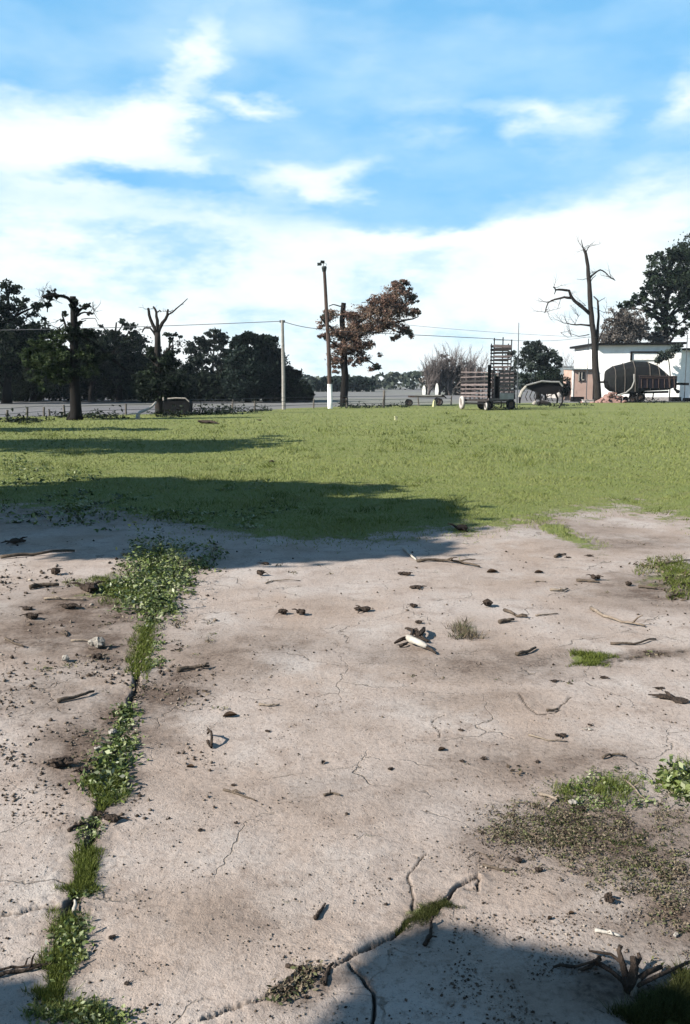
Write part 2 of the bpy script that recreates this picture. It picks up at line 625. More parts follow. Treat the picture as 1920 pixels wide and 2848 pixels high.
c = mix_rgb(t, map_range(t, math_node(t, 'ADD', ca.outputs['Fac'], math_node(t, 'MULTIPLY', math_node(t, 'SUBTRACT', gnoise(.6, 5), .5), .8)), .35, .65, 0, 1), c, field)
c = mix_rgb(t, gs.outputs[2], c, (.03, .022, .016))
c = mix_rgb(t, 1.0, c, (.81, .805, .8), 'MULTIPLY')
t.links.new(c, p.inputs['Base Color'])
bm = nd(t, 'ShaderNodeBump')
bm.inputs['Strength'].default_value = .75
bm.inputs['Distance'].default_value = .012
hgt = math_node(t, 'ADD', math_node(t, 'MULTIPLY', n_fine, .7), math_node(t, 'MULTIPLY', n_grit, .3))
hgt = math_node(t, 'ADD', hgt, math_node(t, 'MULTIPLY', gfac, math_node(t, 'MULTIPLY', gnoise(22, 6, .8), 3.0)))
hgt = math_node(t, 'SUBTRACT', hgt, math_node(t, 'MULTIPLY', math_node(t, 'ADD', hair, pitm), .8))
t.links.new(hgt, bm.inputs['Height'])
t.links.new(bm.outputs[0], p.inputs['Normal'])
M['ground'] = mg

# ------------------------------------------------------------------ ground
rows = [-1500, -400, -120, -40, -15, -6, -2, 0, .8, 1.3]
y = 1.6
while y < 60:
    rows.append(y)
    y *= 1.0036 if y < 5 else 1.0075
rows += [60 * 1.05 ** i for i in range(1, 60)] + [1500, 2500, 5000, 9000]
rows = np.array(sorted(rows))
tc_ = list(np.linspace(-.47, .47, 680))
side = [.5, .56, .65, .8, 1.0, 1.4, 2, 3, 5, 9, 18, 40, 90, 140]
cols_t = np.array([-s for s in reversed(side)] + tc_ + side)
W = np.clip(rows, 2.2, 60) * 1.1
X = cols_t[None, :] * W[:, None]
Y = np.repeat(rows[:, None], len(cols_t), 1)
PX, PY = project(X, Y)
front = Y > 1.0


def seg_dist(px, py, pts):
    d = np.full(px.shape, 1e9)
    for (x0, y0), (x1, y1) in zip(pts[:-1], pts[1:]):
        dx, dy = x1 - x0, y1 - y0
        L = dx * dx + dy * dy
        tt = np.clip(((px - x0) * dx + (py - y0) * dy) / L, 0, 1)
        d = np.minimum(d, np.hypot(px - x0 - tt * dx, py - y0 - tt * dy))
    return d


def wline(pts):
    """pixel polyline -> ground metres"""
    return [(ground_pt(a, b).x, ground_pt(a, b).y) for a, b in pts]


CRACKS = [  # pixel polyline, half width in metres, depth
    ([(560, 2848), (640, 2815), (720, 2785), (800, 2745), (880, 2712), (940, 2700), (985, 2672), (1030, 2640), (1080, 2615), (1130, 2570), (1200, 2535), (1245, 2500), (1268, 2472), (1300, 2455), (1328, 2440)], .006, .026),
    ([(1328, 2440), (1338, 2482), (1300, 2475)], .004, .012),
    ([(980, 2695), (1010, 2730), (1020, 2765), (1036, 2795), (1030, 2870)], .005, .02),
    ([(1138, 2540), (1140, 2495), (1133, 2440), (1160, 2398), (1182, 2372)], .0025, .006),
    ([(-40, 2560), (60, 2545), (120, 2528), (210, 2530)], .006, .018),
    ([(1440, 1930), (1470, 1968), (1495, 1990), (1540, 1982), (1590, 1942)], .002, .004),
    ([(1225, 2050), (1205, 2010), (1240, 1985)], .002, .003),
    ([(1640, 1852), (1720, 1838), (1800, 1822), (1920, 1808)], .012, .006),
    ([(440, 1690), (390, 1800), (375, 1930), (330, 2060), (285, 2210), (240, 2400), (200, 2530), (150, 2800)], .02, .02),
]
Z = base_z(X, Y)
wx = X + .05 * fbm(X * 9, Y * 9, 3, 51)
wy = Y + .05 * fbm(X * 9, Y * 9, 3, 77)
near = (Y > 1.2) & (Y < 14) & (np.abs(X) < 6)
crack = np.zeros_like(X)
for pts, hw, dep in CRACKS:
    dd = np.full(X.shape, 1e9)
    dd[near] = seg_dist(wx[near], wy[near], wline(pts))
    hwv = hw * (1.0 + 1.4 * fbm(X * 14, Y * 14, 2, 5)) + .0022 * np.clip(Y / 3, .6, 3)
    k = np.clip(1.6 - dd / np.maximum(hwv * .62, .002), 0, 1)
    crack = np.maximum(crack, k)
    Z = Z - dep * k
    lip = np.exp(-(dd / (hw * 5 + .02)) ** 2)
    Z = Z + lip * .006 * (vnoise(X * 40, Y * 40, 4) - .3)
Z[near] += (.004 * fbm(X * 26, Y * 26, 3, 15))[near]


def grass_edge(px):
    return np.interp(px, [0, 250, 450, 650, 860, 1050, 1200, 1400, 1540, 1650, 1780, 1860, 1920],
                     [1400, 1410, 1440, 1478, 1500, 1492, 1478, 1462, 1432, 1416, 1410, 1432, 1445])


gm = np.clip(.5 + (grass_edge(PX) - PY) / np.where(PX > 1050, 95, 60), 0, 1.4)


def ell(cx, cy, rx, ry, amp=1.0, rot=0.0):
    dx, dy = PX - cx, PY - cy
    c_, s_ = math.cos(rot), math.sin(rot)
    a = (dx * c_ + dy * s_) / rx
    b = (-dx * s_ + dy * c_) / ry
    return amp * np.clip(1.3 - np.sqrt(a * a + b * b), 0, 1)


for e in [(1570, 1485, 130, 22, .75, .42), (1880, 1600, 120, 50, .55), (330, 1640, 130, 40, .6), (430, 1600, 90, 70, .6), (400, 1790, 35, 110, .6, .12),
          (310, 2170, 60, 70, .5), (240, 2400, 32, 90, .55), (195, 2610, 50, 90, .5), (200, 2820, 120, 40, .55), (1650, 1830, 65, 20, .8),
          (1180, 2545, 80, 40, .5, -.5), (1700, 2200, 160, 55, .55), (1890, 2180, 70, 80, .7), (1870, 2800, 130, 70, .9), (1280, 1750, 50, 25, .4)]:
    gm = np.maximum(gm, ell(*e))
gm[~front] = .3
dm = np.zeros_like(X)
for e in [(160, 1760, 330, 90, .75), (230, 2100, 150, 120, .9), (1750, 2350, 330, 160, .6), (1800, 2600, 200, 140, .5), (130, 1950, 200, 90, .45), (430, 2040, 90, 60, .6), (240, 1700, 260, 80, .8), (290, 1800, 150, 110, .7), (620, 1830, 170, 80, .55), (460, 1930, 160, 80, .8, -.4), (1380, 1850, 330, 50, .6), (320, 2000, 90, 90, .8),
          (1500, 2120, 330, 75, .5), (1680, 2330, 420, 130, .75), (1860, 2560, 170, 200, .7), (1850, 1640, 250, 60, .7), (290, 2160, 110, 110, .7), (240, 2330, 80, 60, .6),
          (220, 2450, 60, 120, .7), (190, 2620, 70, 120, .75), (1170, 2560, 100, 60, .6, -.5), (870, 2760, 170, 40, .6, -.4), (1750, 1510, 220, 25, .5), (1700, 2750, 260, 120, .7),
          (1800, 1822, 170, 16, .9, -.1), (700, 1790, 330, 45, .4), (1100, 1820, 200, 40, .4), (1300, 1950, 200, 40, .3), (120, 1780, 160, 50, .4), (900, 2200, 200, 60, .25), (600, 2550, 260, 90, .3), (1150, 2200, 150, 80, .3), (1640, 1480, 260, 45, .35, .2)]:
    dm = np.maximum(dm, ell(*e))
dm = np.maximum(dm, .35 * np.clip((PY - 1380) / 40, 0, 1) * np.clip((1500 - PY) / 60, 0, 1) * np.clip((900 - PX) / 200, 0, 1))
dm[~front] = .2
field_edge = np.interp(PX, [-2000, 0, 300, 640, 800, 1000, 1300, 1920, 4000], [1165, 1160, 1154, 1148, 1136, 1129, 1123, 1117, 1112])
fm = np.clip(.5 + (field_edge - PY) / 5, 0, 1)
fm[~front] = 0
nr, nc = X.shape
V = np.stack([X, Y, Z], -1).reshape(-1, 3)
idx = np.arange(nr * nc).reshape(nr, nc)
Fq = np.stack([idx[:-1, :-1], idx[:-1, 1:], idx[1:, 1:], idx[1:, :-1]], -1).reshape(-1, 4)
me = fast_mesh('ground', V, Fq)
ca_ = me.attributes.new('cover', 'FLOAT_COLOR', 'POINT')
colr = np.stack([gm, dm, crack, np.ones_like(gm)], -1).reshape(-1).astype(np.float32)
ca_.data.foreach_set('color', colr)
fa_ = me.attributes.new('field', 'FLOAT', 'POINT')
fa_.data.foreach_set('value', fm.reshape(-1).astype(np.float32))
ground = link('ground', me, M['ground'], smooth=True)
tag(ground, kind='structure')


# ------------------------------------------------------------------ foliage makers
def leaf_quads(C, size, up=0.0, aspect=.55, flat=None):
    """C (n,3) centres -> random leaf-sized quads"""
    n = len(C)
    a = rng.normal(size=(n, 3))
    if flat is not None:
        a[:, 2] *= flat
    a /= np.linalg.norm(a, axis=1, keepdims=True)
    b = rng.normal(size=(n, 3))
    if flat is not None:
        b[:, 2] *= flat
    b -= a * (a * b).sum(1, keepdims=True)
    b /= np.linalg.norm(b, axis=1, keepdims=True)
    s = size * rng.uniform(.6, 1.4, (n, 1))
    a = a * s * .5
    b = b * s * .5 * aspect
    Vv = np.stack([C - a, C + b * 1.0 - a * .1, C + a, C - b - a * .1], 1).reshape(-1, 3)
    Ff = np.arange(4 * n).reshape(n, 4)
    return Vv, Ff


def crown_mesh(name, blobs, n_clump, per, size, clump_r=.28, shell=.55, hole=0.0):
    """blobs: (cx,cy,cz,rx,ry,rz). clumps of leaf quads sit through the blobs' volume, more near the skin"""
    blobs = np.array(blobs, float)
    vol = (blobs[:, 3] * blobs[:, 4] * blobs[:, 5]) ** .67
    pick = rng.choice(len(blobs), n_clump, p=vol / vol.sum())
    d = rng.normal(size=(n_clump, 3))
    d /= np.linalg.norm(d, axis=1, keepdims=True)
    r = rng.uniform(shell, 1.0, (n_clump, 1)) ** .8
    inner = rng.random((n_clump, 1)) < .3
    r = np.where(inner, rng.uniform(.0, .8, (n_clump, 1)), r)
    R = blobs[pick, 3:6]
    cc = blobs[pick, :3] + d * r * R
    cr = clump_r * R.min(1) * rng.uniform(.5, 1.45, n_clump)
    k = np.repeat(np.arange(n_clump), per)
    off = rng.normal(size=(len(k), 3)) * .55
    C = cc[k] + off * cr[k, None] * np.array([1.15, 1.15, .75])
    tint = np.clip(.45 + .28 * rng.normal(size=n_clump), 0, 1)[k] + .16 * rng.normal(size=len(k))
    C[:, 2] = np.maximum(C[:, 2], .1)
    Vv, Ff = leaf_quads(C, size)
    return fast_mesh(name, Vv, Ff, np.repeat(np.clip(tint, 0, 1), 4))


def px_blobs(blobs, Yd, deep=1.0):
    res = []
    for b in blobs:
        px, py, rx, ry = b[:4]
        dy = b[4] if len(b) > 4 else 0
        c_ = at(px, py, Yd + dy)
        k_ = Yd / F
        res.append((c_.x, c_.y, c_.z, rx * k_, max(rx, ry) * k_ * deep, ry * k_))
    return res


def px_tube(mb, pts, Yd, r0, r1, n=6, jit=0.0, dy=0.0):
    k_ = Yd / F
    P = []
    for i, (a, b) in enumerate(pts):
        yy = Yd + dy * i / max(1, len(pts) - 1)
        q = at(a, b, yy)
        P.append(q)
    # subdivide for a natural wobble
    Q = []
    for a, b in zip(P[:-1], P[1:]):
        for s in (0, .5):
            q = a.lerp(b, s)
            if s:
                q += Vector([random.uniform(-1, 1) * jit * k_ for _ in range(3)])
            Q.append(q)
    Q.append(P[-1])
    rr = [(r0 + (r1 - r0) * i / (len(Q) - 1)) * k_ for i in range(len(Q))]
    mb.tube(Q, rr, n, .15)
    return Q


def grow(mb, p, d, L, r, level, spread=.6, up=.15, n=4, segs=3):
    """bare branching limb"""
    pts = [p.copy()]
    rad = [r]
    q = p.copy()
    dd = d.normalized()
    for i in range(segs):
        dd = (dd + Vector([random.uniform(-.22, .22) for _ in range(3)]) + Vector((0, 0, up * .3))).normalized()
        q = q + dd * L / segs
        pts.append(q.copy())
        rad.append(r * (1 - .6 * (i + 1) / segs))
        if level > 0:
            for _ in range(2 if level > 1 else 2):
                if random.random() < .85:
                    e = (dd + Vector([random.uniform(-spread, spread) for _ in range(3)]) * 1.3 + Vector((0, 0, up))).normalized()
                    grow(mb, q, e, L * random.uniform(.45, .7), r * .5, level - 1, spread, up, 3, 3)
    mb.tube(pts, rad, n)


def make_tree(name, base, blobs, mats, label, cat='tree', group=None, n_clump=80, per=60, size=.25, trunk_r=.25, clump_r=.3, shell=.55, limbs=True, top=None):
    t_ = empty(name, base, label, cat, group)
    mb = MB()
    bl = np.array(blobs)
    zt = top if top is not None else float((bl[:, 2] + bl[:, 5] * .3).max())
    cx, cy = float(bl[:, 0].mean()), float(bl[:, 1].mean())
    base = Vector(base)
    topv = Vector((base.x * .4 + cx * .6, base.y * .4 + cy * .6, zt))
    n = 6
    P = [base + Vector((0, 0, -.15))]
    for i in range(1, n + 1):
        s = i / n
        q = base.lerp(topv, s)
        q += Vector((random.uniform(-1, 1), random.uniform(-1, 1), 0)) * trunk_r * .6 * (s < 1)
        P.append(q)
    mb.tube(P, [trunk_r * (1.35 if i == 0 else 1) * (1 - .75 * i / n) for i in range(n + 1)], 8, .12)
    if limbs:
        for b in bl:
            c_ = Vector(b[:3])
            z0 = max(base.z + .25 * (c_.z - base.z), c_.z - b[5] * .9 - 1.0)
            s = min(max((z0 - base.z) / max(.1, zt - base.z), .12), .9)
            i = s * n
            a = P[int(i)].lerp(P[min(int(i) + 1, n)], i - int(i))
            m = a.lerp(c_, .5) + Vector((random.uniform(-.2, .2), random.uniform(-.2, .2), .15 * (c_ - a).length * .3))
            r = trunk_r * .42
            mb.tube([a, m, c_], [r, r * .65, r * .2], 5, .1)
            for _ in range(3):
                dv = Vector([random.gauss(0, 1) for _ in range(3)]).normalized()
                e = c_ + Vector((dv.x * b[3], dv.y * b[4], abs(dv.z) * b[5])) * .85
                mb.tube([m.lerp(c_, .5), c_.lerp(e, .5) + Vector((0, 0, .05)), e], [r * .35, r * .22, r * .08], 4)
    mb.build('trunk', mats[0], t_, smooth=True)
    me_ = crown_mesh('crown', blobs, n_clump, per, size, clump_r, shell)
    link('crown', me_, mats[1], t_)
    return t_


# ------------------------------------------------------------------ far woodland and hedges (reads as one mass)
def mass(name, spans, Yd, depth, size, n, mat, seed):
    """spans: list of (px, top_py); continuous low wood between them"""
    pxs = np.array([s[0] for s in spans], float)
    tops = np.array([s[1] for s in spans], float)
    px = rng.uniform(pxs[0], pxs[-1], n)
    yy = Yd + rng.uniform(0, depth, n)
    top = np.interp(px, pxs, tops)
    k_ = Yd / F
    topz = H + (1065 - top) * k_
    topz = topz * (1 + .35 * fbm(px / 22, yy / 9, 3, seed))
    z = topz * rng.uniform(0, 1, n) ** .6
    x = (px - 960) / F * yy
    nn = fbm(x / (k_ * 14), z / (k_ * 10), 3, seed + 3)
    C = np.stack([x, yy, z], -1)
    keep = (nn > -.16) | (z < topz * .6)
    C = C[keep]
    tint = np.clip(.5 + 1.6 * nn[keep] + .12 * rng.normal(size=len(C)), 0, 1)
    Vv, Ff = leaf_quads(C, size, aspect=.8)
    me_ = fast_mesh(name, Vv, Ff, np.repeat(tint, 4))
    o = link(name, me_, mat)
    return o


o = mass('distant_woodland', [(-3000, 1020), (-400, 1030), (600, 1040), (860, 1046), (900, 1052), (960, 1044), (1010, 1054), (1060, 1040), (1130, 1036), (1160, 1030), (1300, 1036), (1700, 1038), (2600, 1020), (5000, 1020)],
         210, 30, 1.1, 42000, M['far'], 31)
tag(o, 'low grey green woodland along the far edge of the field', 'woodland', kind='stuff')
o = mass('distant_hedge', [(870, 1060), (905, 1050), (960, 1056), (1000, 1050), (1036, 1056), (1040, 1062)], 165, 6, .6, 3500, M['lf_blue'], 41)
tag(o, 'dark low hedge far behind the lamp pole', 'hedge', kind='stuff')
# dark undergrowth beneath the treeline
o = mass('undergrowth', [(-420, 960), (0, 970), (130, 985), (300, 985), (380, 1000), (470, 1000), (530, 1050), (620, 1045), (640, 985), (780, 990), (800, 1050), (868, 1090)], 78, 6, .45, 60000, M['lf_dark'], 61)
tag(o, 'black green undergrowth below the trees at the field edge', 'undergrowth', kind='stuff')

# thin blue air over the plain
mh = bpy.data.materials.new('haze_air')
mh.use_nodes = True
th_ = mh.node_tree
th_.nodes.clear()
oh_ = nd(th_, 'ShaderNodeOutputMaterial')
pv_ = nd(th_, 'ShaderNodeVolumePrincipled')
pv_.inputs['Color'].default_value = (.72, .86, 1, 1)
pv_.inputs['Density'].default_value = .00014
th_.links.new(pv_.outputs[0], oh_.inputs['Volume'])
mb = MB()
mb.box((0, 250, 14), (1200, 800, 34))
o = mb.build('haze', mh, None)
tag(o, 'thin pale blue haze over the far field', 'haze', kind='stuff')

# ------------------------------------------------------------------ treeline at the left
DK = (M['bark_dark'], M['lf_dark'])
BL = (M['bark_dark'], M['lf_blue'])
EU = (M['bark_grey'], M['lf_euc'])


def bg_tree(name, px, Yd, blobs, mats, label, cat='tree', group=None, **kw):
    b = at(px, 1065, Yd)
    b.z = 0
    return make_tree(name, b, px_blobs(blobs, Yd), mats, label, cat, group, **kw)


GT = 'trees along the left edge of the field'
bg_tree('pine_tree', 15, 70, [(28, 805, 26, 28), (-10, 850, 55, 45), (55, 858, 50, 30), (110, 848, 24, 16), (95, 905, 48, 28), (10, 920, 80, 45), (-70, 880, 80, 80), (40, 985, 90, 55), (-60, 1000, 90, 70), (130, 960, 45, 40)], DK,
        'tall black green pine tree cut by the left edge, highest of the left trees', 'pine tree', GT, n_clump=420, per=70, size=.24, clump_r=.32, trunk_r=.35)
bg_tree('dark_tree', 255, 76, [(235, 950, 45, 28), (275, 960, 40, 35), (250, 1010, 65, 50), (300, 1010, 45, 50)], DK, 'dark tree filling the gap right of the ivy covered dead trunk', 'tree', GT, n_clump=210, per=64, size=.25)
bg_tree('dark_tree', 330, 78, [(300, 930, 26, 18), (335, 945, 38, 22), (365, 915, 20, 18), (345, 990, 60, 42), (310, 1040, 60, 40), (280, 905, 14, 10), (345, 900, 12, 12)], DK, 'ragged dark tree with thin top twigs midway between the two dead trunks', 'tree', GT, n_clump=210, per=60, size=.23)
bg_tree('dark_tree', 395, 80, [(390, 950, 30, 25), (400, 1000, 45, 50), (370, 1040, 40, 40)], BL, 'bluish dark tree just left of the forked dead trunk', 'tree', GT, n_clump=90, per=50, size=.24)
bg_tree('dark_tree', 482, 74, [(478, 940, 28, 15), (480, 980, 34, 35), (470, 1040, 65, 50), (440, 1080, 80, 38), (500, 1075, 50, 40)], DK, 'flat topped dark tree just right of the forked dead trunk', 'tree', GT, n_clump=150, per=60, size=.22)
bg_tree('dark_tree', 90, 77, [(60, 960, 60, 40), (110, 1000, 60, 50), (50, 1050, 80, 55), (150, 1060, 60, 45)], DK, 'low dark tree between the pine and the ivy covered dead trunk', 'tree', GT, n_clump=210, per=64, size=.25)
GE = 'slender pale eucalyptus trees'
for px, bl_, lab in ((535, [(530, 968, 17, 16), (545, 1000, 20, 20), (528, 1030, 22, 22)], 'leftmost and lowest of the slender eucalyptus trees with light between the stems'),
                     (562, [(558, 948, 16, 14), (570, 970, 18, 14), (556, 1000, 18, 20), (570, 1040, 20, 20)], 'second slender eucalyptus tree from the left, with airy crown'),
                     (592, [(598, 928, 22, 14), (585, 950, 20, 16), (608, 965, 18, 16), (592, 1000, 20, 24), (600, 1045, 20, 18)], 'tallest slender eucalyptus tree, with a rounded top above its neighbours'),
                     (622, [(620, 945, 14, 16), (628, 985, 16, 18), (616, 1020, 16, 20), (628, 1058, 18, 18)], 'rightmost slender eucalyptus tree beside the dense dark block of trees')):
    bg_tree('eucalyptus_tree', px, 82, bl_, EU, lab, 'eucalyptus tree', GE, n_clump=75, per=38, size=.24, clump_r=.4, trunk_r=.16)
bg_tree('dense_tree', 690, 74, [(660, 955, 26, 22), (688, 942, 24, 18), (672, 1000, 45, 45), (700, 1050, 55, 55), (665, 1070, 38, 45)], BL, 'dense dark green tree, left half of the solid block beside the concrete pole', 'tree', GT, n_clump=330, per=80, size=.25, shell=.3)
bg_tree('dense_tree', 742, 76, [(722, 945, 28, 18), (752, 950, 26, 20), (742, 990, 42, 45), (745, 1050, 50, 58), (770, 1000, 22, 35)], BL, 'dense dark green tree, right half of the solid block behind the concrete pole', 'tree', GT, n_clump=330, per=80, size=.25, shell=.3)
bg_tree('dark_tree', 812, 76, [(805, 1025, 20, 13), (800, 1050, 30, 25), (825, 1042, 20, 14), (815, 1085, 38, 28)], DK, 'lower dark tree just right of the concrete pole', 'tree', GT, n_clump=90, per=60, size=.22)
bg_tree('dark_bush', 852, 75, [(845, 1072, 18, 14), (858, 1090, 16, 20)], DK, 'small dark bush ending the treeline left of the lamp pole', 'bush', GT, n_clump=40, per=50, size=.2, trunk_r=.1)

# ------------------------------------------------------------------ dead tree with climbing foliage
Yi = ground_y(1168)
b = at(205, 1065, Yi)
b.z = 0
iv = empty('ivy_covered_dead_tree', b, 'dead broken topped trunk with hanging green foliage on its left side', 'tree')
mb = MB()
px_tube(mb, [(207, 1172), (212, 1150), (208, 1080), (206, 1000), (206, 900), (203, 824)], Yi, 17, 8, 10, 1.0)
px_tube(mb, [(190, 1170), (203, 1140), (207, 1080)], Yi, 8, 7, 6)
px_tube(mb, [(226, 1168), (216, 1140), (210, 1090)], Yi, 8, 7, 6)
for pts, r0, r1 in (([(204, 850), (188, 828), (170, 822), (150, 822), (118, 826)], 5, 2.5), ([(155, 822), (152, 808), (142, 806)], 3, 1.5), ([(148, 822), (135, 840), (132, 868)], 3, 1.5),
                    ([(206, 885), (222, 862), (235, 855), (252, 842)], 5, 2), ([(216, 878), (236, 868), (256, 874)], 3, 1.5), ([(208, 905), (222, 893), (240, 890)], 3, 1),
                    ([(203, 945), (185, 915), (176, 885), (174, 868)], 4, 2), ([(204, 960), (180, 935), (165, 910)], 4, 2), ([(212, 925), (240, 915), (262, 930), (272, 950)], 4, 1.5),
                    ([(212, 925), (255, 950), (300, 985), (348, 1030)], 5, 2), ([(280, 970), (310, 1000), (352, 1028)], 2.5, 1.2), ([(205, 1000), (160, 985), (110, 1000), (70, 1030)], 4, 1.5), ([(206, 980), (150, 950), (100, 960)], 4, 1.5),
                    ([(208, 1080), (188, 1060), (165, 1045)], 3, 1.5), ([(258, 840), (262, 870), (275, 890)], 1, .6), ([(226, 888), (265, 885), (272, 900)], 1.4, .6)):
    px_tube(mb, pts, Yi, r0, r1, 5, 2.5, dy=random.uniform(-.8, .8))
for i in range(26):
    a = random.choice([(150, 822), (132, 845), (245, 848), (250, 874), (176, 885), (165, 915), (240, 915), (300, 985), (110, 985), (120, 828)])
    grow(mb, at(a[0] + random.uniform(-8, 8), a[1] + random.uniform(-4, 4), Yi), Vector((random.uniform(-1, 1), random.uniform(-.5, .5), random.uniform(-.6, .6))), .5, .018, 1)
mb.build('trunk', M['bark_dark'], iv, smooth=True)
me = crown_mesh('crown', px_blobs([(110, 955, 38, 22), (150, 965, 40, 24), (95, 1000, 34, 24), (140, 1008, 50, 28), (175, 1000, 26, 34), (100, 1045, 24, 18), (155, 1048, 32, 22), (120, 1075, 14, 16), (175, 935, 22, 22), (150, 930, 18, 18), (240, 985, 28, 24), (190, 1040, 30, 24), (75, 985, 24, 20), (250, 1030, 24, 20)], Yi, .8), 300, 46, .12, .34)
link('crown', me, M['lf_green'], iv)
me = crown_mesh('crown', px_blobs([(160, 822, 26, 7), (136, 828, 12, 10), (135, 850, 8, 14), (146, 810, 12, 6), (236, 852, 16, 7), (252, 872, 10, 6), (222, 895, 14, 8), (205, 850, 10, 26), (206, 930, 14, 40), (178, 880, 8, 16), (240, 925, 24, 12), (240, 965, 30, 14), (206, 1020, 16, 40), (255, 1000, 28, 20), (300, 990, 20, 10)], Yi, .8), 240, 34, .12, .4)
o = link('dark_foliage', me, M['lf_dark'], iv)

# ------------------------------------------------------------------ forked dead trunk
Yf = ground_y(1152)
b = at(440, 1065, Yf)
b.z = 0
fk = empty('forked_dead_tree', b, 'dead tree with a bare forked top and one long thin branch pointing right', 'tree')
mb = MB()
px_tube(mb, [(444, 1156), (442, 1120), (440, 1050), (438, 985), (438, 925)], Yf, 12, 8, 9, 1)
for pts, r0, r1 in (([(438, 930), (424, 900), (415, 875), (412, 856)], 6, 3.5), ([(438, 930), (438, 890), (435, 868), (426, 852)], 6, 2.5), ([(438, 930), (452, 898), (466, 876), (468, 860)], 6, 3),
                    ([(462, 882), (480, 868), (498, 852), (522, 830)], 2.6, 1), ([(437, 868), (444, 862), (448, 868)], 2, 1), ([(434, 935), (418, 912), (402, 912), (395, 925)], 3.5, 1.5), ([(498, 852), (512, 845)], 1, .5),
                    ([(440, 1000), (460, 980), (480, 960)], 4, 2), ([(440, 1020), (420, 1000), (400, 985)], 4, 2)):
    px_tube(mb, pts, Yf, r0, r1, 6, 1.5)
for i in range(10):
    a = random.choice([(412, 860), (428, 856), (468, 866), (400, 915)])
    grow(mb, at(a[0], a[1], Yf), Vector((random.uniform(-1, 1), random.uniform(-.5, .5), random.uniform(-.3, .7))), .35, .014, 1)
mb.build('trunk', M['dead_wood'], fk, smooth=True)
me = crown_mesh('crown', px_blobs([(430, 985, 22, 24), (465, 1010, 30, 30), (425, 1040, 34, 30), (450, 1075, 55, 32), (410, 1095, 30, 20), (490, 1080, 30, 28), (395, 1060, 28, 24)], Yf, .8), 190, 60, .15, .34)
link('crown', me, M['lf_dark'], fk)

# bleached fallen branch and old flatbed beneath that tree
b = G(383, 1166)
Yb = b.y
t_ = empty('fallen_branch', b, 'bleached white fallen limb propped on the ground left of the forked trunk', 'branch')
mb = MB()
px_tube(mb, [(381, 1168), (383, 1156), (390, 1146), (408, 1139), (424, 1130), (434, 1118)], Yb, 5.5, 2.6, 7, .6, dy=2.2)
px_tube(mb, [(388, 1168), (386, 1156), (390, 1147)], Yb, 3.5, 3, 6)
px_tube(mb, [(352, 1154), (370, 1150), (386, 1150)], Yb, 1.2, 2, 5)
mb.build('limb', M['bleached'], t_, smooth=True)

b = G(492, 1156)
Yt = b.y + .8
t_ = empty('old_trough', Vector((b.x, Yt, 0)), 'black dilapidated trough with pale rim, under the forked dead tree', 'trough')
k_ = Yt / F
cx = at(492, 1065, Yt).x
mb = MB()
w = 72 * k_
prof = [(-w / 2, .05), (-w / 2 - .02, .55), (-w / 2 + .12, .78), (w / 2 - .15, .8), (w / 2 + .05, .6), (w / 2, .05)]
vs = []
for yy in (Yt - .45, Yt + .45):
    for (a, z) in prof:
        vs.append((cx + a, yy, z))
n_ = len(prof)
mb.add(vs, [tuple(range(n_)), tuple(reversed(range(n_, 2 * n_)))] + [(i, i + n_, (i + 1) % n_ + n_, (i + 1) % n_) for i in range(n_)])
mb.build('body', M['roof_dark'], t_)
mb = MB()
mb.tube([(cx - w * .3, Yt - .5, .83), (cx, Yt - .5, .86), (cx + w * .38, Yt - .5, .85), (cx + w * .52, Yt - .5, .68)], .03, 6)
mb.tube([(cx - w * .46, Yt - .48, .9), (cx - w * .46, Yt - .48, .74)], .04, 6)
mb.build('rim', M['bleached'], t_)
for s in (-1, 1):
    mb = MB()
    mb.box((cx + s * w * .36, Yt, .04), (.12, .8, .1))
    mb.build('foot', M['iron_dark'], t_)

# ------------------------------------------------------------------ poles and wires
Yp = ground_y(1139)
b = at(790, 1065, Yp)
b.z = 0
t_ = empty('concrete_pole', b, 'slim pale concrete pole carrying the wires in front of the dense trees', 'utility pole')
mb = MB()
px_tube(mb, [(790, 1141), (788.5, 1050), (787, 960), (785.5, 890)], Yp, 5.6, 4.2, 8)
mb.build('pole', M['concrete_pole'], t_)
mb = MB()
c_ = at(785.5, 896, Yp)
mb.bar(c_ + Vector((-.16, 0, 0)), c_ + Vector((.16, 0, 0)), .05)
mb.tube([c_ + Vector((-.13, 0, .02)), c_ + Vector((-.13, 0, .12))], .035, 6)
mb.tube([c_ + Vector((.13, 0, .02)), c_ + Vector((.13, 0, .12))], .035, 6)
mb.build('insulator_bracket', M['lamp'], t_)
pole_top = at(785.5, 893, Yp)

Yl = ground_y(1136)
b = at(918, 1065, Yl)
b.z = 0
t_ = empty('lamp_pole', b, 'tallest pole, brown with white painted foot and small floodlights on top', 'lamp pole')
mb = MB()
px_tube(mb, [(917.5, 1068), (914, 960), (908, 850), (902, 748)], Yl, 6.2, 4.4, 8)
mb.build('pole', M['pole_wood'], t_)
mb = MB()
px_tube(mb, [(918.5, 1138), (918.4, 1100), (917.5, 1068)], Yl, 7, 6.6, 8)
mb.build('painted_foot', M['white_paint'], t_)
mb = MB()
a = at(902, 750, Yl)
mb.tube([a + Vector((0, 0, -.12)), a + Vector((0, 0, .12)), a + Vector((0, 0, .2))], [.12, .17, .15], 8)
mb.build('cap', M['lamp'], t_)
mb = MB()
mb.tube([a + Vector((0, 0, .15)), a + Vector((-.06, 0, .38))], .02, 5)
mb.tube([a + Vector((0, 0, .2)), a + Vector((.12, 0, .22)), a + Vector((.14, 0, .34)), a + Vector((.08, 0, .4))], .014, 5)
mb.build('bracket', M['lamp'], t_)
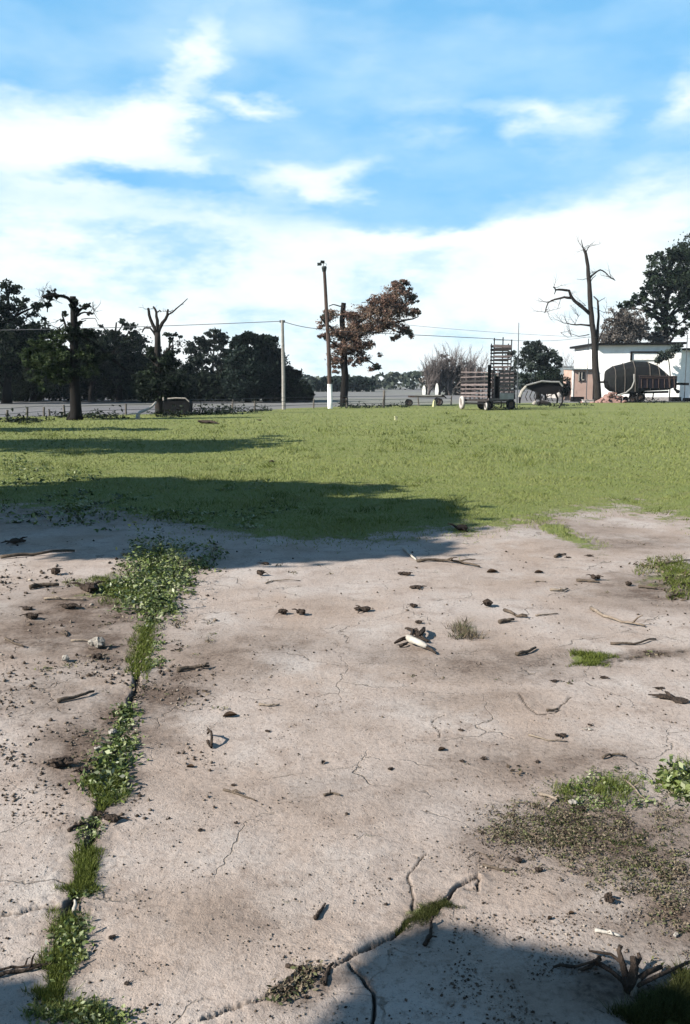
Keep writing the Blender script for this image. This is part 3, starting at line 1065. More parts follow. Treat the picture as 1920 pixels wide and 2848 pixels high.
for (dx, dz, rz) in ((-.1, .47, .4), (-.29, .34, -.3)):
    mb = MB()
    mb.box(a + Vector((dx, 0, dz)), (.24, .22, .15), rz, .3, 0, .7)
    mb.box(a + Vector((dx, -.12, dz - .01)), (.26, .03, .17), rz, .3)
    mb.build('floodlight', M['lamp'], t_)
lamp_mid = at(912, 915, Yl)


def wire(a, b, sag, r, label, group='overhead wires'):
    P = []
    for i in range(25):
        s = i / 24
        q = Vector(a).lerp(Vector(b), s)
        q.z -= sag * 4 * s * (1 - s)
        P.append(q)
    mb = MB()
    mb.tube(P, r, 4)
    o_ = mb.build('overhead_wire', M['wire'], None, loc=P[0])
    tag(o_, label, 'wire', group)


wire(at(-900, 905, 90), pole_top, .55, .02, 'overhead wire running left from the concrete pole above the trees')
wire(pole_top, lamp_mid, .12, .02, 'short overhead wire from the concrete pole to the lamp pole')
wire(lamp_mid + Vector((0, 0, -.1)), at(1372, 942, 66), .0, .02, 'overhead wire from the lamp pole right to the loading chute')
wire(at(1372, 942, 66), at(1642, 936, ground_y(1119)), .25, .014, 'thin overhead wire from the loading chute to the tall dead tree')
wire(at(912, 880, Yl), at(2300, 925, 80), .9, .01, 'faintest upper wire high above the cattle trailer')

# wire fence
FP = [(-60, 1172, 34), (20, 1168, 28), (75, 1162, 30), (122, 1158, 26), (138, 1158, 20), (180, 1160, 34), (350, 1153, 30), (505, 1150, 30), (646, 1147, 36), (708, 1143, 28), (872, 1136, 26), (965, 1133, 26), (1068, 1132, 46), (1165, 1129, 24), (1255, 1127, 26)]
b = G(646, 1147)
t_ = empty('wire_fence', b, 'old wire fence on weathered posts between the lawn and the stubble field', 'fence')
tops = []
for (px, py, hh) in FP:
    q = ground_pt(px, py)
    k_ = q.y / F
    mb = MB()
    lean = random.uniform(-.06, .06)
    r = .055 if hh < 40 else .09
    mb.tube([q + Vector((0, 0, -.1)), q + Vector((lean * .5, 0, hh * k_ * .5)), q + Vector((lean, 0, hh * k_))], [r, r * .95, r * .85], 7, .2)
    mb.build('post', M['post'], t_)
    tops.append((q, lean))
for fr in (.25, .5, .72):
    mb = MB()
    P = []
    for (q, l) in tops:
        P.append(q + Vector((l * fr, -.07, fr)))
    mb.tube(P, .012, 4)
    mb.build('wire', M['wire'], t_)

# ------------------------------------------------------------------ brown leaved tree
Yo = ground_y(1129)
b = at(956, 1065, Yo)
b.z = 0
t_ = empty('brown_leaved_tree', b, 'lone tree with rusty brown leaves leaning right beside the lamp pole', 'tree')
mb = MB()
px_tube(mb, [(957, 1132), (957, 1100), (960, 1050), (958, 990), (955, 940), (952, 890), (956, 842)], Yo, 12, 6.5, 9, .8)
for pts, r0, r1 in (([(955, 935), (1000, 895), (1050, 865), (1100, 835), (1125, 800)], 7, 2), ([(955, 950), (1010, 930), (1070, 905), (1130, 890), (1165, 880)], 6, 1.5), ([(955, 945), (930, 920), (905, 900), (890, 880)], 5, 1.5),
                    ([(958, 985), (990, 975), (1020, 1000), (1050, 1025)], 4, 1.5), ([(955, 850), (935, 848), (915, 851)], 2, 1.2), ([(957, 970), (935, 960), (905, 940)], 4, 1.5), ([(1070, 905), (1100, 920), (1125, 930)], 2.5, 1)):
    px_tube(mb, pts, Yo, r0, r1, 5, 3, dy=random.uniform(-1.2, 1.2))
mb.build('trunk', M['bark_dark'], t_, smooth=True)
ob = [(1112, 790, 28, 12), (1130, 808, 18, 12), (1100, 812, 36, 18), (1140, 830, 26, 16), (1085, 838, 44, 22), (1045, 838, 30, 18), (1150, 868, 22, 14), (1110, 862, 40, 24), (1060, 868, 42, 26),
      (1015, 870, 34, 26), (975, 878, 26, 26), (920, 875, 22, 18), (905, 888, 14, 12), (905, 935, 20, 12), (940, 930, 30, 24), (985, 920, 40, 28), (1035, 908, 40, 24), (1085, 898, 40, 24), (1125, 915, 26, 16), (1142, 932, 14, 10),
      (950, 968, 34, 22), (990, 970, 28, 22), (1020, 958, 22, 14), (1012, 995, 22, 14), (1040, 1020, 18, 12), (915, 960, 16, 10), (945, 1005, 16, 16), (1100, 940, 16, 8), (1055, 990, 10, 8), (925, 1000, 16, 20), (985, 1005, 22, 14), (940, 1030, 14, 12), (990, 945, 30, 20), (895, 905, 14, 14)]
me = crown_mesh('crown', px_blobs(ob, Yo, .9), 820, 44, .13, .4, .45)
link('crown', me, M['lf_brown'], t_)
me = crown_mesh('crown', px_blobs([(1125, 786, 18, 8), (1150, 832, 20, 12), (1165, 872, 12, 8), (905, 880, 12, 10), (1125, 925, 24, 12), (1045, 1022, 16, 10), (1040, 835, 16, 12), (905, 940, 14, 10)], Yo, .9), 40, 26, .18, .5)
o = link('green_foliage', me, M['lf_big'], t_)

# ------------------------------------------------------------------ bare and leafy trees in the middle distance, right
def bare_tree(name, px, py_base, Yd, h_px, label, stems=3, lvl=3, spread=.5, mat='twig_grey', group=None, r=.09):
    b_ = at(px, 1065, Yd)
    b_.z = 0
    k__ = Yd / F
    e_ = empty(name, b_, label, 'tree', group)
    m_ = MB()
    hh = h_px * k__
    for s in range(stems):
        d_ = Vector((random.uniform(-.3, .3), random.uniform(-.3, .3), 1))
        grow(m_, b_ + Vector((random.uniform(-.2, .2), random.uniform(-.2, .2), -.1)), d_, hh * .62, r, lvl, spread, .35, 5, 4)
    m_.build('trunk', M[mat], e_)
    return e_


GB = 'bare grey trees beyond the fence'
for px, hh, lab in ((1192, 95, 'leftmost bare grey tree, standing over the far hedge'), (1222, 100, 'bare grey tree second from left behind the flat cart'),
                    (1255, 112, 'widest bare grey tree, third from left behind the fence'), (1285, 108, 'bare grey tree just left of the cattle trailer'), (1318, 100, 'bare grey tree directly behind the cattle trailer cage')):
    bare_tree('bare_tree', px, 1100, 118, hh, lab, 4, 3, .55, group=GB, r=.12)
bg_tree('grey_green_tree', 1245, 120, [(1240, 1002, 26, 16), (1200, 1030, 24, 22), (1232, 1040, 36, 30), (1275, 1035, 36, 36), (1310, 1050, 34, 30), (1205, 1070, 36, 28), (1275, 1078, 60, 28)], (M['bark_grey'], M['lf_greybrown']),
        'hazy grey brown thicket below the bare trees left of the trailer', 'tree', n_clump=160, per=34, size=.32, clump_r=.4)
Yr = 88
bg_tree('round_tree', 1500, Yr, [(1490, 962, 34, 18), (1455, 985, 20, 20), (1500, 985, 50, 22), (1535, 992, 30, 18), (1552, 1010, 14, 12), (1490, 1018, 44, 22), (1530, 972, 10, 12)], (M['bark_dark'], M['lf_euc']),
        'grey green round headed tree between trailer and pink shed', 'tree', n_clump=150, per=50, size=.24, clump_r=.35, trunk_r=.22)
bg_tree('dark_bush', 1520, 84, [(1500, 1062, 50, 22), (1550, 1058, 30, 28), (1570, 1085, 22, 22), (1455, 1060, 20, 26), (1530, 1040, 36, 18)], DK,
        'dark bushes at the foot of the round headed tree', 'bush', n_clump=110, per=45, size=.22, trunk_r=.1)
bg_tree('grey_green_tree', 1432, 92, [(1425, 985, 14, 14), (1438, 1010, 16, 20), (1425, 1040, 18, 20)], EU, 'small greyish tree showing beside the loading chute', 'tree', n_clump=40, per=34, size=.22, trunk_r=.1)

# ------------------------------------------------------------------ tall dead tree
Yd_ = ground_y(1119)
b = at(1662, 1065, Yd_)
b.z = 0
t_ = empty('tall_dead_tree', b, 'tall leafless dead tree with crooked limbs at the corner of the white building', 'tree')
mb = MB()
px_tube(mb, [(1664, 1122), (1662, 1080), (1657, 1020), (1655, 960), (1648, 900), (1643, 850), (1640, 790), (1636, 740), (1630, 705), (1624, 692)], Yd_, 11, 3.4, 9, .8)
px_tube(mb, [(1624, 694), (1620, 680), (1617, 665)], Yd_, 2, .6, 4)
px_tube(mb, [(1630, 702), (1636, 690), (1642, 684)], Yd_, 1.6, .5, 4)
px_tube(mb, [(1660, 975), (1662, 930), (1666, 880), (1663, 835), (1652, 824)], Yd_, 5, 1.6, 6, .8, dy=1)
for pts, r0, r1 in (([(1641, 872), (1610, 845), (1592, 828), (1584, 808), (1565, 806), (1546, 806), (1540, 798)], 5.5, 2), ([(1590, 828), (1570, 826), (1545, 832), (1525, 842), (1516, 870)], 4, 1.2), ([(1546, 806), (1542, 818)], 2, 1),
                    ([(1641, 775), (1655, 760), (1670, 750), (1685, 758), (1700, 772), (1712, 780)], 3, .8), ([(1641, 788), (1650, 772), (1658, 765)], 1.6, .8), ([(1641, 905), (1615, 902), (1590, 902), (1568, 898)], 3, 1),
                    ([(1660, 960), (1675, 925), (1688, 895)], 3, 1), ([(1640, 930), (1610, 935), (1580, 925)], 1.4, .6), ([(1638, 775), (1620, 778), (1605, 776)], 1, .4), ([(1664, 840), (1676, 832), (1684, 826)], 1.2, .5), ([(1525, 842), (1512, 838), (1500, 828)], 1, .4)):
    px_tube(mb, pts, Yd_, r0, r1, 5, 1.5, dy=random.uniform(-1, 1))
for a in [(1540, 800), (1520, 860), (1516, 868), (1712, 780), (1700, 772), (1568, 898), (1580, 902), (1600, 902), (1622, 690), (1640, 685), (1688, 896), (1684, 870), (1575, 806), (1560, 830), (1530, 838), (1670, 752), (1610, 880), (1630, 850), (1590, 935), (1560, 925)]:
    for _ in range(2):
        grow(mb, at(a[0], a[1], Yd_), Vector((random.uniform(-1, 1), random.uniform(-.5, .5), random.uniform(-.4, .8))), .9, .022, 1, .7)
mb.build('trunk', M['dead_wood'], t_, smooth=True)
# pale twiggy tree behind its left side
GB2 = 'pale twiggy trees behind the shed'
bare_tree('bare_tree', 1600, 1100, 96, 130, 'pale fine twigged bare tree rising behind the pink shed', 3, 3, .8, 'twig_grey', GB2, .05)
bare_tree('bare_tree', 1700, 1100, 100, 175, 'pale bare tree rising behind the roof right of the dead tree', 3, 3, .5, 'twig_grey', GB2, .06)

# ------------------------------------------------------------------ white building and shed
Yw = ground_y(1114)
k_ = Yw / F
x0 = at(1657, 1065, Yw).x
x1 = at(1892, 1065, Yw).x
x2 = x1 + 9
zt = H + (1065 - 962) * k_
b = Vector(((x0 + x1) / 2, Yw, 0))
t_ = empty('white_building', b, 'long low white plastered building with a black flat roof edge', 'building')
mb = MB()
mb.box(((x0 + x1) / 2, Yw + 4, zt / 2 - .1), (x1 - x0, 8, zt + .2))
mb.build('wall', M['plaster'], t_)
mb = MB()
zt2 = zt - .45
mb.box(((x1 + x2) / 2 + .02, Yw + 4.3, zt2 / 2 - .1), (x2 - x1, 7.6, zt2 + .2))
mb.build('wall', M['plaster'], t_)
mb = MB()
mb.box(((x0 + x1) / 2 - .1, Yw + 3.9, zt + .11), (x1 - x0 + .7, 8.7, .2), 0, 0, -.012)
mb.build('roof', M['roof_dark'], t_)
mb = MB()
mb.box(((x1 + x2) / 2 + .3, Yw + 4.2, zt2 + .1), (x2 - x1, 8.2, .16))
mb.build('roof', M['roof_dark'], t_)
# window with a dark lintel frame and pale shutter
wx0, wx1 = at(1752, 1065, Yw).x, at(1832, 1065, Yw).x
wz0, wz1 = H + (1065 - 1004) * k_, H + (1065 - 982) * k_
mb = MB()
mb.box(((wx0 + wx1) / 2, Yw - .05, (wz0 + wz1) / 2), (wx1 - wx0 - .2, .08, wz1 - wz0 - .1))
wn_ = mb.build('window', M['white_paint'], t_)
mb = MB()
mb.box(((wx0 + wx1) / 2, Yw - .08, wz1 + .03), (wx1 - wx0 + .1, .18, .13))
mb.box((wx0 + .02, Yw - .08, (wz0 + wz1) / 2), (.16, .16, wz1 - wz0))
mb.build('frame', M['iron_dark'], wn_)
# dark door gap and stains low on the wall are behind the machine; a low pale plinth
mb = MB()
mb.box(((x0 + x1) / 2, Yw - .04, .15), (x1 - x0, .1, .34))
mb.build('plinth', M['pale_panel'], t_)

# thin posts in front of the wall
for px, top, lab in ((1906, 935, 'thin steel post before the white wall near the right edge'), (1633, 945, 'thin steel post just left of the tall dead tree')):
    yb = ground_y(1118)
    q = at(px, 1065, yb)
    mb = MB()
    mb.tube([(q.x, yb, -.1), (q.x, yb, H + (1065 - top) * yb / F)], .035, 6)
    o = mb.build('steel_post', M['wire'], None, loc=Vector((q.x, yb, 0)))
    tag(o, lab, 'post', 'thin posts by the building')

Ys = ground_y(1114)
k_ = Ys / F
x0, x1 = at(1591, 1065, Ys).x, at(1650, 1065, Ys).x
zs = H + (1065 - 1028) * k_
t_ = empty('pink_shed', Vector(((x0 + x1) / 2, Ys, 0)), 'small pink plastered shed with one little window, left of the white building', 'shed')
mb = MB()
mb.box(((x0 + x1) / 2, Ys + 1.6, zs / 2 - .1), (x1 - x0, 3.2, zs + .2))
mb.build('wall', M['plaster_pink'], t_)
mb = MB()
mb.box(((x0 + x1) / 2, Ys + 1.5, zs + .06), (x1 - x0 + .2, 3.5, .1), 0, .03)
mb.build('roof', M['roof_grey'], t_)
mb = MB()
mb.box((x0 + .07, Ys - .02, zs / 2), (.14, .06, zs - .04))
mb.build('corner_trim', M['white_paint'], t_)
wz = H + (1065 - 1048) * k_
wxc = at(1617, 1065, Ys).x
mb = MB()
mb.box((wxc, Ys - .03, wz), (.56, .1, .82))
wn_ = mb.build('window', M['glass'], t_)
mb = MB()
mb.box((wxc - .24, Ys - .1, wz), (.07, .05, .82))
mb.box((wxc + .02, Ys - .1, wz + .1), (.06, .04, .6))
mb.box((wxc + .14, Ys - .1, wz - .28), (.22, .04, .1))
mb.build('frame', M['bleached'], wn_)
# grey roofed barn behind
Yk = Ys + 12
k_ = Yk / F
x0, x1 = at(1552, 1065, Yk).x, at(1640, 1065, Yk).x
t_ = empty('grey_barn', Vector(((x0 + x1) / 2, Yk, 0)), 'low barn with grey metal roof behind the pink shed', 'barn')
z0, z1 = H + (1065 - 1052) * k_, H + (1065 - 1020) * k_
mb = MB()
mb.box(((x0 + x1) / 2, Yk + 3, z0 / 2), (x1 - x0 - .3, 6, z0))
mb.build('wall', M['pale_panel'], t_)
mb = MB()
mb.add([(x0, Yk - .3, z0 - .05), (x1, Yk - .3, z0 - .05), (x1, Yk + 3.2, z1), (x0, Yk + 3.2, z1), (x0, Yk + 6.5, z0 - .05), (x1, Yk + 6.5, z0 - .05),
        (x0, Yk - .3, z0 + .05), (x1, Yk - .3, z0 + .05), (x1, Yk + 3.2, z1 + .1), (x0, Yk + 3.2, z1 + .1), (x0, Yk + 6.5, z0 + .05), (x1, Yk + 6.5, z0 + .05)],
       [(3, 2, 1, 0), (4, 5, 2, 3), (6, 7, 8, 9), (9, 8, 11, 10), (0, 1, 7, 6), (5, 4, 10, 11), (1, 2, 8, 7), (2, 5, 11, 8), (0, 6, 9, 3), (3, 9, 10, 4)])
mb.build('roof', M['roof_grey'], t_)

# big eucalyptus behind the roof, and the grey brown feathery bush
bg_tree('large_eucalyptus', 1850, 95, [(1840, 715, 36, 18), (1880, 708, 36, 20), (1925, 700, 50, 40), (1850, 745, 50, 30), (1815, 772, 24, 22), (1870, 785, 60, 36), (1925, 780, 50, 60), (1825, 812, 34, 22), (1795, 800, 18, 14), (1790, 825, 26, 16), (1765, 840, 26, 16),
        (1740, 850, 22, 16), (1830, 850, 40, 20), (1895, 840, 30, 30), (1860, 888, 26, 22), (1880, 920, 26, 20), (1835, 915, 24, 18), (1920, 880, 22, 40), (1805, 870, 22, 16), (1990, 780, 80, 90)],
        (M['bark_dark'], M['lf_big']), 'largest tree, dark green eucalyptus rising behind the roof at the right edge', 'eucalyptus tree', n_clump=520, per=52, size=.27, clump_r=.36, trunk_r=.45)
bg_tree('feathery_tree', 1730, 92, [(1725, 885, 44, 26), (1755, 900, 46, 36), (1700, 920, 38, 34), (1790, 905, 26, 30), (1735, 940, 60, 28), (1690, 950, 24, 18), (1780, 935, 24, 22), (1740, 870, 34, 14)], (M['bark_grey'], M['lf_greybrown']),
        'feathery grey brown tree just above the roof beside the dead tree', 'tree', n_clump=170, per=60, size=.24, clump_r=.36)
bg_tree('feathery_tree', 1825, 93, [(1825, 935, 28, 18), (1840, 948, 26, 14)], (M['bark_grey'], M['lf_greybrown']), 'small grey brown tree top peeping over the middle of the roof', 'tree', n_clump=40, per=50, size=.24, trunk_r=.12)
# dry bush branch hanging over the roof front
b = at(1855, 1065, Yw - 1.2)
b.z = 0
bl_ = px_blobs([(1868, 975, 20, 14), (1848, 990, 22, 14), (1832, 1002, 14, 8), (1885, 965, 14, 12)], Yw - 1.2, .8)
t_ = empty('thin_tree', b, 'thin small tree with greyish leaves leaning before the roof end of the white building', 'tree')
mb = MB()
px_tube(mb, [(1862, 1112), (1866, 1060), (1862, 1010), (1858, 985), (1880, 962)], Yw - 1.2, 1.8, 1, 5, 1)
px_tube(mb, [(1860, 995), (1840, 998), (1820, 1008)], Yw - 1.2, 1.2, .6, 5, 1)
mb.build('trunk', M['bark_dark'], t_)
me = crown_mesh('crown', bl_, 46, 40, .2, .45)
link('crown', me, M['lf_euc'], t_)

# ------------------------------------------------------------------ dark tarpaulined wagon
Ym = ground_y(1120)
k_ = Ym / F


def mp_(px, py, dy=0.0):
    q = at(px, py, Ym)
    return Vector((q.x, Ym + dy, q.z))


c0 = mp_(1790, 1065)
t_ = empty('covered_wagon', Vector((c0.x, Ym, 0)), 'dark hump backed farm machine on wheels in front of the white building', 'farm machine')
topl = [(1694, 1056), (1697, 1030), (1715, 1018), (1742, 1010), (1770, 1004), (1812, 1006), (1838, 1014), (1858, 1032), (1876, 1046), (1884, 1056)]
botl = [(1694, 1060), (1702, 1078), (1718, 1090), (1742, 1091), (1770, 1090), (1812, 1087), (1838, 1086), (1858, 1085), (1874, 1080), (1884, 1066)]
mb = MB()
vs = []
m_ = 9
for (tp, bt) in zip(topl, botl):
    a, c2 = mp_(*tp), mp_(*bt)
    hw = 1.15 * (.35 if tp in (topl[0], topl[-1]) else 1) * (.8 if tp in (topl[1], topl[-2]) else 1)
    for j in range(m_):
        s = j / (m_ - 1)
        ang = math.pi * s
        yy = -math.cos(ang) * hw
        zz = c2.z + (a.z - c2.z) * (math.sin(ang) ** .6 if 0 < s < 1 else 0)
        zz += random.uniform(-.04, .04)
        vs.append((a.x + (c2.x - a.x) * (1 - math.sin(ang)), Ym + 1.1 + yy, zz))
fs = []
for i in range(len(topl) - 1):
    for j in range(m_ - 1):
        fs.append((i * m_ + j, (i + 1) * m_ + j, (i + 1) * m_ + j + 1, i * m_ + j + 1))
    fs.append((i * m_, i * m_ + m_ - 1, (i + 1) * m_ + m_ - 1, (i + 1) * m_))
fs.append(tuple(range(m_)))
fs.append(tuple(reversed(range((len(topl) - 1) * m_, len(topl) * m_))))
mb.add(vs, fs)
mb.build('tarpaulin_cover', M['tarp'], t_, smooth=False)
for q in (2, 3, 4, 5, 6, 7):
    mb = MB()
    a, c2 = mp_(*topl[q]), mp_(*botl[q])
    hw = 1.15 * (.8 if q in (1, len(topl) - 2) else 1) + .03
    P = []
    for j in range(8):
        ang = math.pi * j / 14
        P.append(Vector((a.x + random.uniform(-.03, .03), Ym + 1.1 - math.cos(ang) * hw, c2.z + (a.z + .03 - c2.z) * (math.sin(ang) ** .6 if j else 0))))
    mb.tube(P, .022, 5)
    mb.build('strap', M['post'], t_)
for q in range(6):
    mb = MB()
    x_ = 1782 + q * 16
    mb.bar(mp_(x_, 1054, -.25), mp_(x_, 1079, -.25), .05, .04)
    mb.build('stanchion', M['rust'], t_)
mb = MB()
a, c2 = mp_(1778, 1046), mp_(1880, 1080)
mb.box(((a.x + c2.x) / 2, Ym + .9, (a.z + c2.z) / 2 + .02), (c2.x - a.x, 2.2, a.z - c2.z))
mb.build('side_box', M['tank'], t_)
mb = MB()
for py in (1045, 1050):
    mb.bar(mp_(1774, py, -.28), mp_(1880, py + 2, -.28), .04)
for px in (1858, 1872):
    mb.bar(mp_(px, 1048, -.27), mp_(px + 2, 1078, -.27), .06)
mb.build('side_rail', M['rust'], t_)
mb = MB()
mb.bar(mp_(1870, 1067, .6), mp_(1924, 1068, .6), .2)
mb.build('drawbar', M['iron_dark'], t_)
mb = MB()
mb.bar(mp_(1668, 1063, .6), mp_(1702, 1062, .6), .16)
mb.build('rear_bar', M['iron_dark'], t_)
mb = MB()
mb.tube([mp_(1876, 1080, 0), mp_(1886, 1090, 0)], .1, 7)
mb.disc(mp_(1886, 1089, 0), .15, .12, (0, 1, 0), 10)
mb.build('hitch_wheel', M['iron_dark'], t_)
mb = MB()
px_tube(mb, [(1764, 1040), (1765, 1060), (1758, 1078), (1742, 1092), (1718, 1100)], Ym - .35, 2, 2.2, 7)
mb.build('curved_pipe', M['pipe'], t_, smooth=True)
for px, py, r in ((1726, 1112, 9), (1764, 1112, 8), (1786, 1106, 13)):
    for dy in (.2, 2.0):
        mb = MB()
        rr = r * k_
        c_ = Vector((mp_(px, 1065).x, Ym + dy, rr + .01))
        mb.ring(c_, rr * .78, rr * .26, (0, 1, 0), 16, 6)
        wh = mb.build('wheel', M['rubber'], t_, smooth=True)
        mb = MB()
        mb.disc(c_, rr * .55, .08, (0, 1, 0), 12)
        mb.build('rim', M['rust'], wh)
mb = MB()
mb.bar(mp_(1710, 1094, .9), mp_(1870, 1090, .9), .18)
for px in (1726, 1764, 1786):
    mb.bar(Vector((mp_(px, 1065).x, Ym + .15, .3)), Vector((mp_(px, 1065).x, Ym + 2.05, .3)), .1)
    mb.bar(Vector((mp_(px, 1065).x, Ym + .9, .25)), mp_(px, 1092, .9), .12)
mb.build('chassis', M['iron_dark'], t_)
for qa, qb in ((1800, 1796), (1820, 1824)):
    mb = MB()
    mb.tube([mp_(qa, 1112, .4), mp_(qb, 1088, .4)], .05, 5)
    mb.build('stand_leg', M['iron_dark'], t_)

# rubble heap by the dead tree
b = G(1700, 1120)
mb = MB()
pile = []
for i in range(30):
    s = random.random()
    x_ = b.x + random.gauss(0, .75)
    zz = max(0, 1.0 - abs(x_ - b.x - .2) / 1.3) * random.uniform(.1, .95)
    pile.append((x_, b.y + random.uniform(-.3, .7), zz))
t_ = empty('rubble_heap', Vector((b.x, b.y, 0)), 'small heap of pink broken bricks beside the dark machine', 'rubble heap')
mb = MB()
vs = []
for j in range(6):
    for i in range(12):
        a = 2 * math.pi * i / 12
        r = 1.15 * (1 - j / 6) * random.uniform(.8, 1.15)
        vs.append((b.x + math.cos(a) * r * 1.2, b.y + .3 + math.sin(a) * r * .7, j / 5 * .85 * random.uniform(.85, 1.1) - .05))
fs = []
for j in range(5):
    for i in range(12):
        fs.append((j * 12 + i, j * 12 + (i + 1) % 12, (j + 1) * 12 + (i + 1) % 12, (j + 1) * 12 + i))
fs.append(tuple(range(60, 72)))
mb.add(vs, fs)
mb.build('mound', M['brick_rubble'], t_)
mesh_b = None
for q in pile:
    mb = MB()
    if mesh_b is None:
        mb.box((0, 0, 0), (.3, .16, .12), 0, 0, 0, .9)
        o_ = mb.build('brick', M['brick_rubble'])
        mesh_b = o_.data
    else:
        o_ = bpy.data.objects.new('brick', mesh_b)
        COL.objects.link(o_)
    o_.parent = t_
    o_.location = (q[0] - b.x, q[1] - b.y - .25, q[2])
    o_.rotation_euler = (random.uniform(-.6, .6), random.uniform(-.6, .6), random.uniform(0, 3))

# low junk in front of the shed and along the wall
for px, py, w, h, mat, lab, nm, ct in (
        (1606, 1117, 1.1, .38, 'iron_dark', 'low dark wooden box on the grass before the pink shed', 'dark_box', 'box'),
        (1640, 1118, 1.2, .16, 'pale_panel', 'flat pale board lying before the pink shed', 'pale_board', 'board'),
        (1878, 1116, .9, .34, 'iron_dark', 'dark low crate at the foot of the white wall', 'dark_crate', 'crate'),
        (1912, 1116, .6, .26, 'iron_dark', 'dark small crate at the wall foot by the right edge', 'dark_crate', 'crate')):
    b = G(px, py)
    mb = MB()
    mb.box((b.x, b.y, h / 2), (w, .6, h), random.uniform(-.2, .2), 0, 0, .92)
    mb.box((b.x, b.y, h + .02), (w * 1.02, .62, .04), random.uniform(-.2, .2))
    for s in (-.4, .4):
        mb.box((b.x + s * w, b.y - .31, h / 2), (.07, .05, h * 1.02))
    o = mb.build(nm, M[mat], None, loc=Vector((b.x, b.y, 0)))
    tag(o, lab, ct)

# ------------------------------------------------------------------ cattle trailer with slatted cage
Yc = ground_y(1141)
k_ = Yc / F
P0 = at(1361, 1065, Yc)           # near corner
P0.z = 0
L_dir = Vector((-.72, .69, 0)).normalized()
R_dir = Vector((.86, .5, 0)).normalized()
xl = at(1306, 1065, Yc).x
xr = at(1438, 1065, Yc).x
LL = 2.0
RL = (xr - P0.x) / R_dir.x * 1.03
cart = empty('cattle_trailer', P0, 'old livestock trailer with slatted wooden cage sides, parked on the lawn', 'trailer')
zf = .5
zc = H + (1065 - 1026) * k_
A = P0.copy()
B = P0 + L_dir * LL
C_ = B + R_dir * RL
D = P0 + R_dir * RL
UP = Vector((0, 0, 1))
mb = MB()
cen = (A + C_) / 2
fl = [A, D, C_, B]
mb.add([q + UP * zf for q in fl] + [q + UP * (zf + .14) for q in fl], [(3, 2, 1, 0), (4, 5, 6, 7), (0, 1, 5, 4), (1, 2, 6, 5), (2, 3, 7, 6), (3, 0, 4, 7)])
mb.build('floor', M['slat_dark'], cart)
for a_, b_, n_ in ((A, B, 6), (B, C_, 6), (A, D, 5), (D, C_, 5)):
    for i in range(n_):
        q = a_.lerp(b_, i / n_)
        mb = MB()
        hh = zc + random.uniform(-.06, .16)
        w = .1 if i == 0 else .06
        if (q - A).length < .01:
            w, hh = .17, zc + .22
        mb.bar(q + UP * (zf + .142), q + UP * hh, w)
        mb.build('stake', M['slat_dark'] if i % 2 == 0 else M['slat'], cart)
for a_, b_, lo, hi, n_ in ((A, B, .78, zc - .22, 7), (D, C_, .8, zc - .25, 6), (B, C_, .8, zc - .3, 6)):
    nrm = (b_ - a_).cross(UP).normalized()
    if (a_ - A).length < .01:
        nrm = -nrm
    for i in range(n_):
        z_ = lo + (hi - lo) * i / (n_ - 1) + random.uniform(-.02, .02)
        mb = MB()
        mb.bar(a_ + UP * z_ + nrm * .06, b_ + UP * (z_ + random.uniform(-.05, .05)) + nrm * .06, .03, random.choice((.07, .09, .11)) if i < n_ - 2 else .06)
        mb.build('slat', M['slat'] if (i * 7 + n_) % 5 else M['slat_dark'], cart)
# right side: dark gap then slats from 40 % on
for i in range(7):
    z_ = .95 + (zc - 1.15) * i / 6
    mb = MB()
    mb.bar(A.lerp(D, .38) + UP * z_ + Vector((.02, -.07, 0)), D + UP * (z_ + random.uniform(-.03, .05)) + Vector((.02, -.07, 0)), .03, .12)
    mb.build('slat', M['slat'], cart)
mb = MB()
mb.bar(A.lerp(D, .4) + UP * .82 + Vector((.03, -.1, 0)), D.lerp(A, .05) + UP * .82 + Vector((.03, -.1, 0)), .03, .36)
mb.build('side_board', M['pale_panel'], cart)
mb = MB()
q = A.lerp(D, .12)
q2 = A.lerp(D, .34)
mb.bar(q + UP * 1.3 + Vector((.2, .5, 0)), q2 + UP * 1.3 + Vector((.2, .5, 0)), .05, 1.4)
mb.build('gap_shade_sheet', M['iron_dark'], cart)  # dark sheet standing in for the shade inside the open gap
mb = MB()
mb.bar(A + UP * .64 + Vector((-.05, -.1, 0)), D + UP * .64 + Vector((-.05, -.1, 0)), .06, .16)
mb.build('sill_beam', M['slat'], cart)
mb = MB()
mb.bar(A.lerp(B, .1) + UP * (zf - .1), B + UP * (zf - .1), .1)
mb.bar(D.lerp(C_, .1) + UP * (zf - .1), C_ + UP * (zf - .1), .1)
mb.bar(A + UP * (zf - .08) + Vector((.05, -.02, 0)), D + UP * (zf - .08) + Vector((.05, -.02, 0)), .1)
mb.build('chassis', M['iron_dark'], cart)
for q, r, mt in ((A + Vector((-.02, -.1, 0)), .3, 'rubber'), (A + Vector((-.18, -.16, 0)), .24, 'pale_panel'), (B.lerp(A, .06) + Vector((-.05, 0, 0)), .42, 'pale_panel'), (D.lerp(A, .14) + Vector((0, -.12, 0)), .32, 'rubber'), (C_.lerp(B, .2), .32, 'rubber')):
    mb = MB()
    q = q + UP * r
    mb.ring(q, r * .76, r * .26, R_dir.cross(UP) if mt == 'rubber' else Vector((1, .12, 0)), 18, 6)
    wh = mb.build('wheel', M[mt], cart, smooth=True)
    mb = MB()
    mb.disc(q, r * .55, .07, R_dir.cross(UP) if mt == 'rubber' else Vector((1, .12, 0)), 12)
    mb.build('rim', M['rust'], wh)

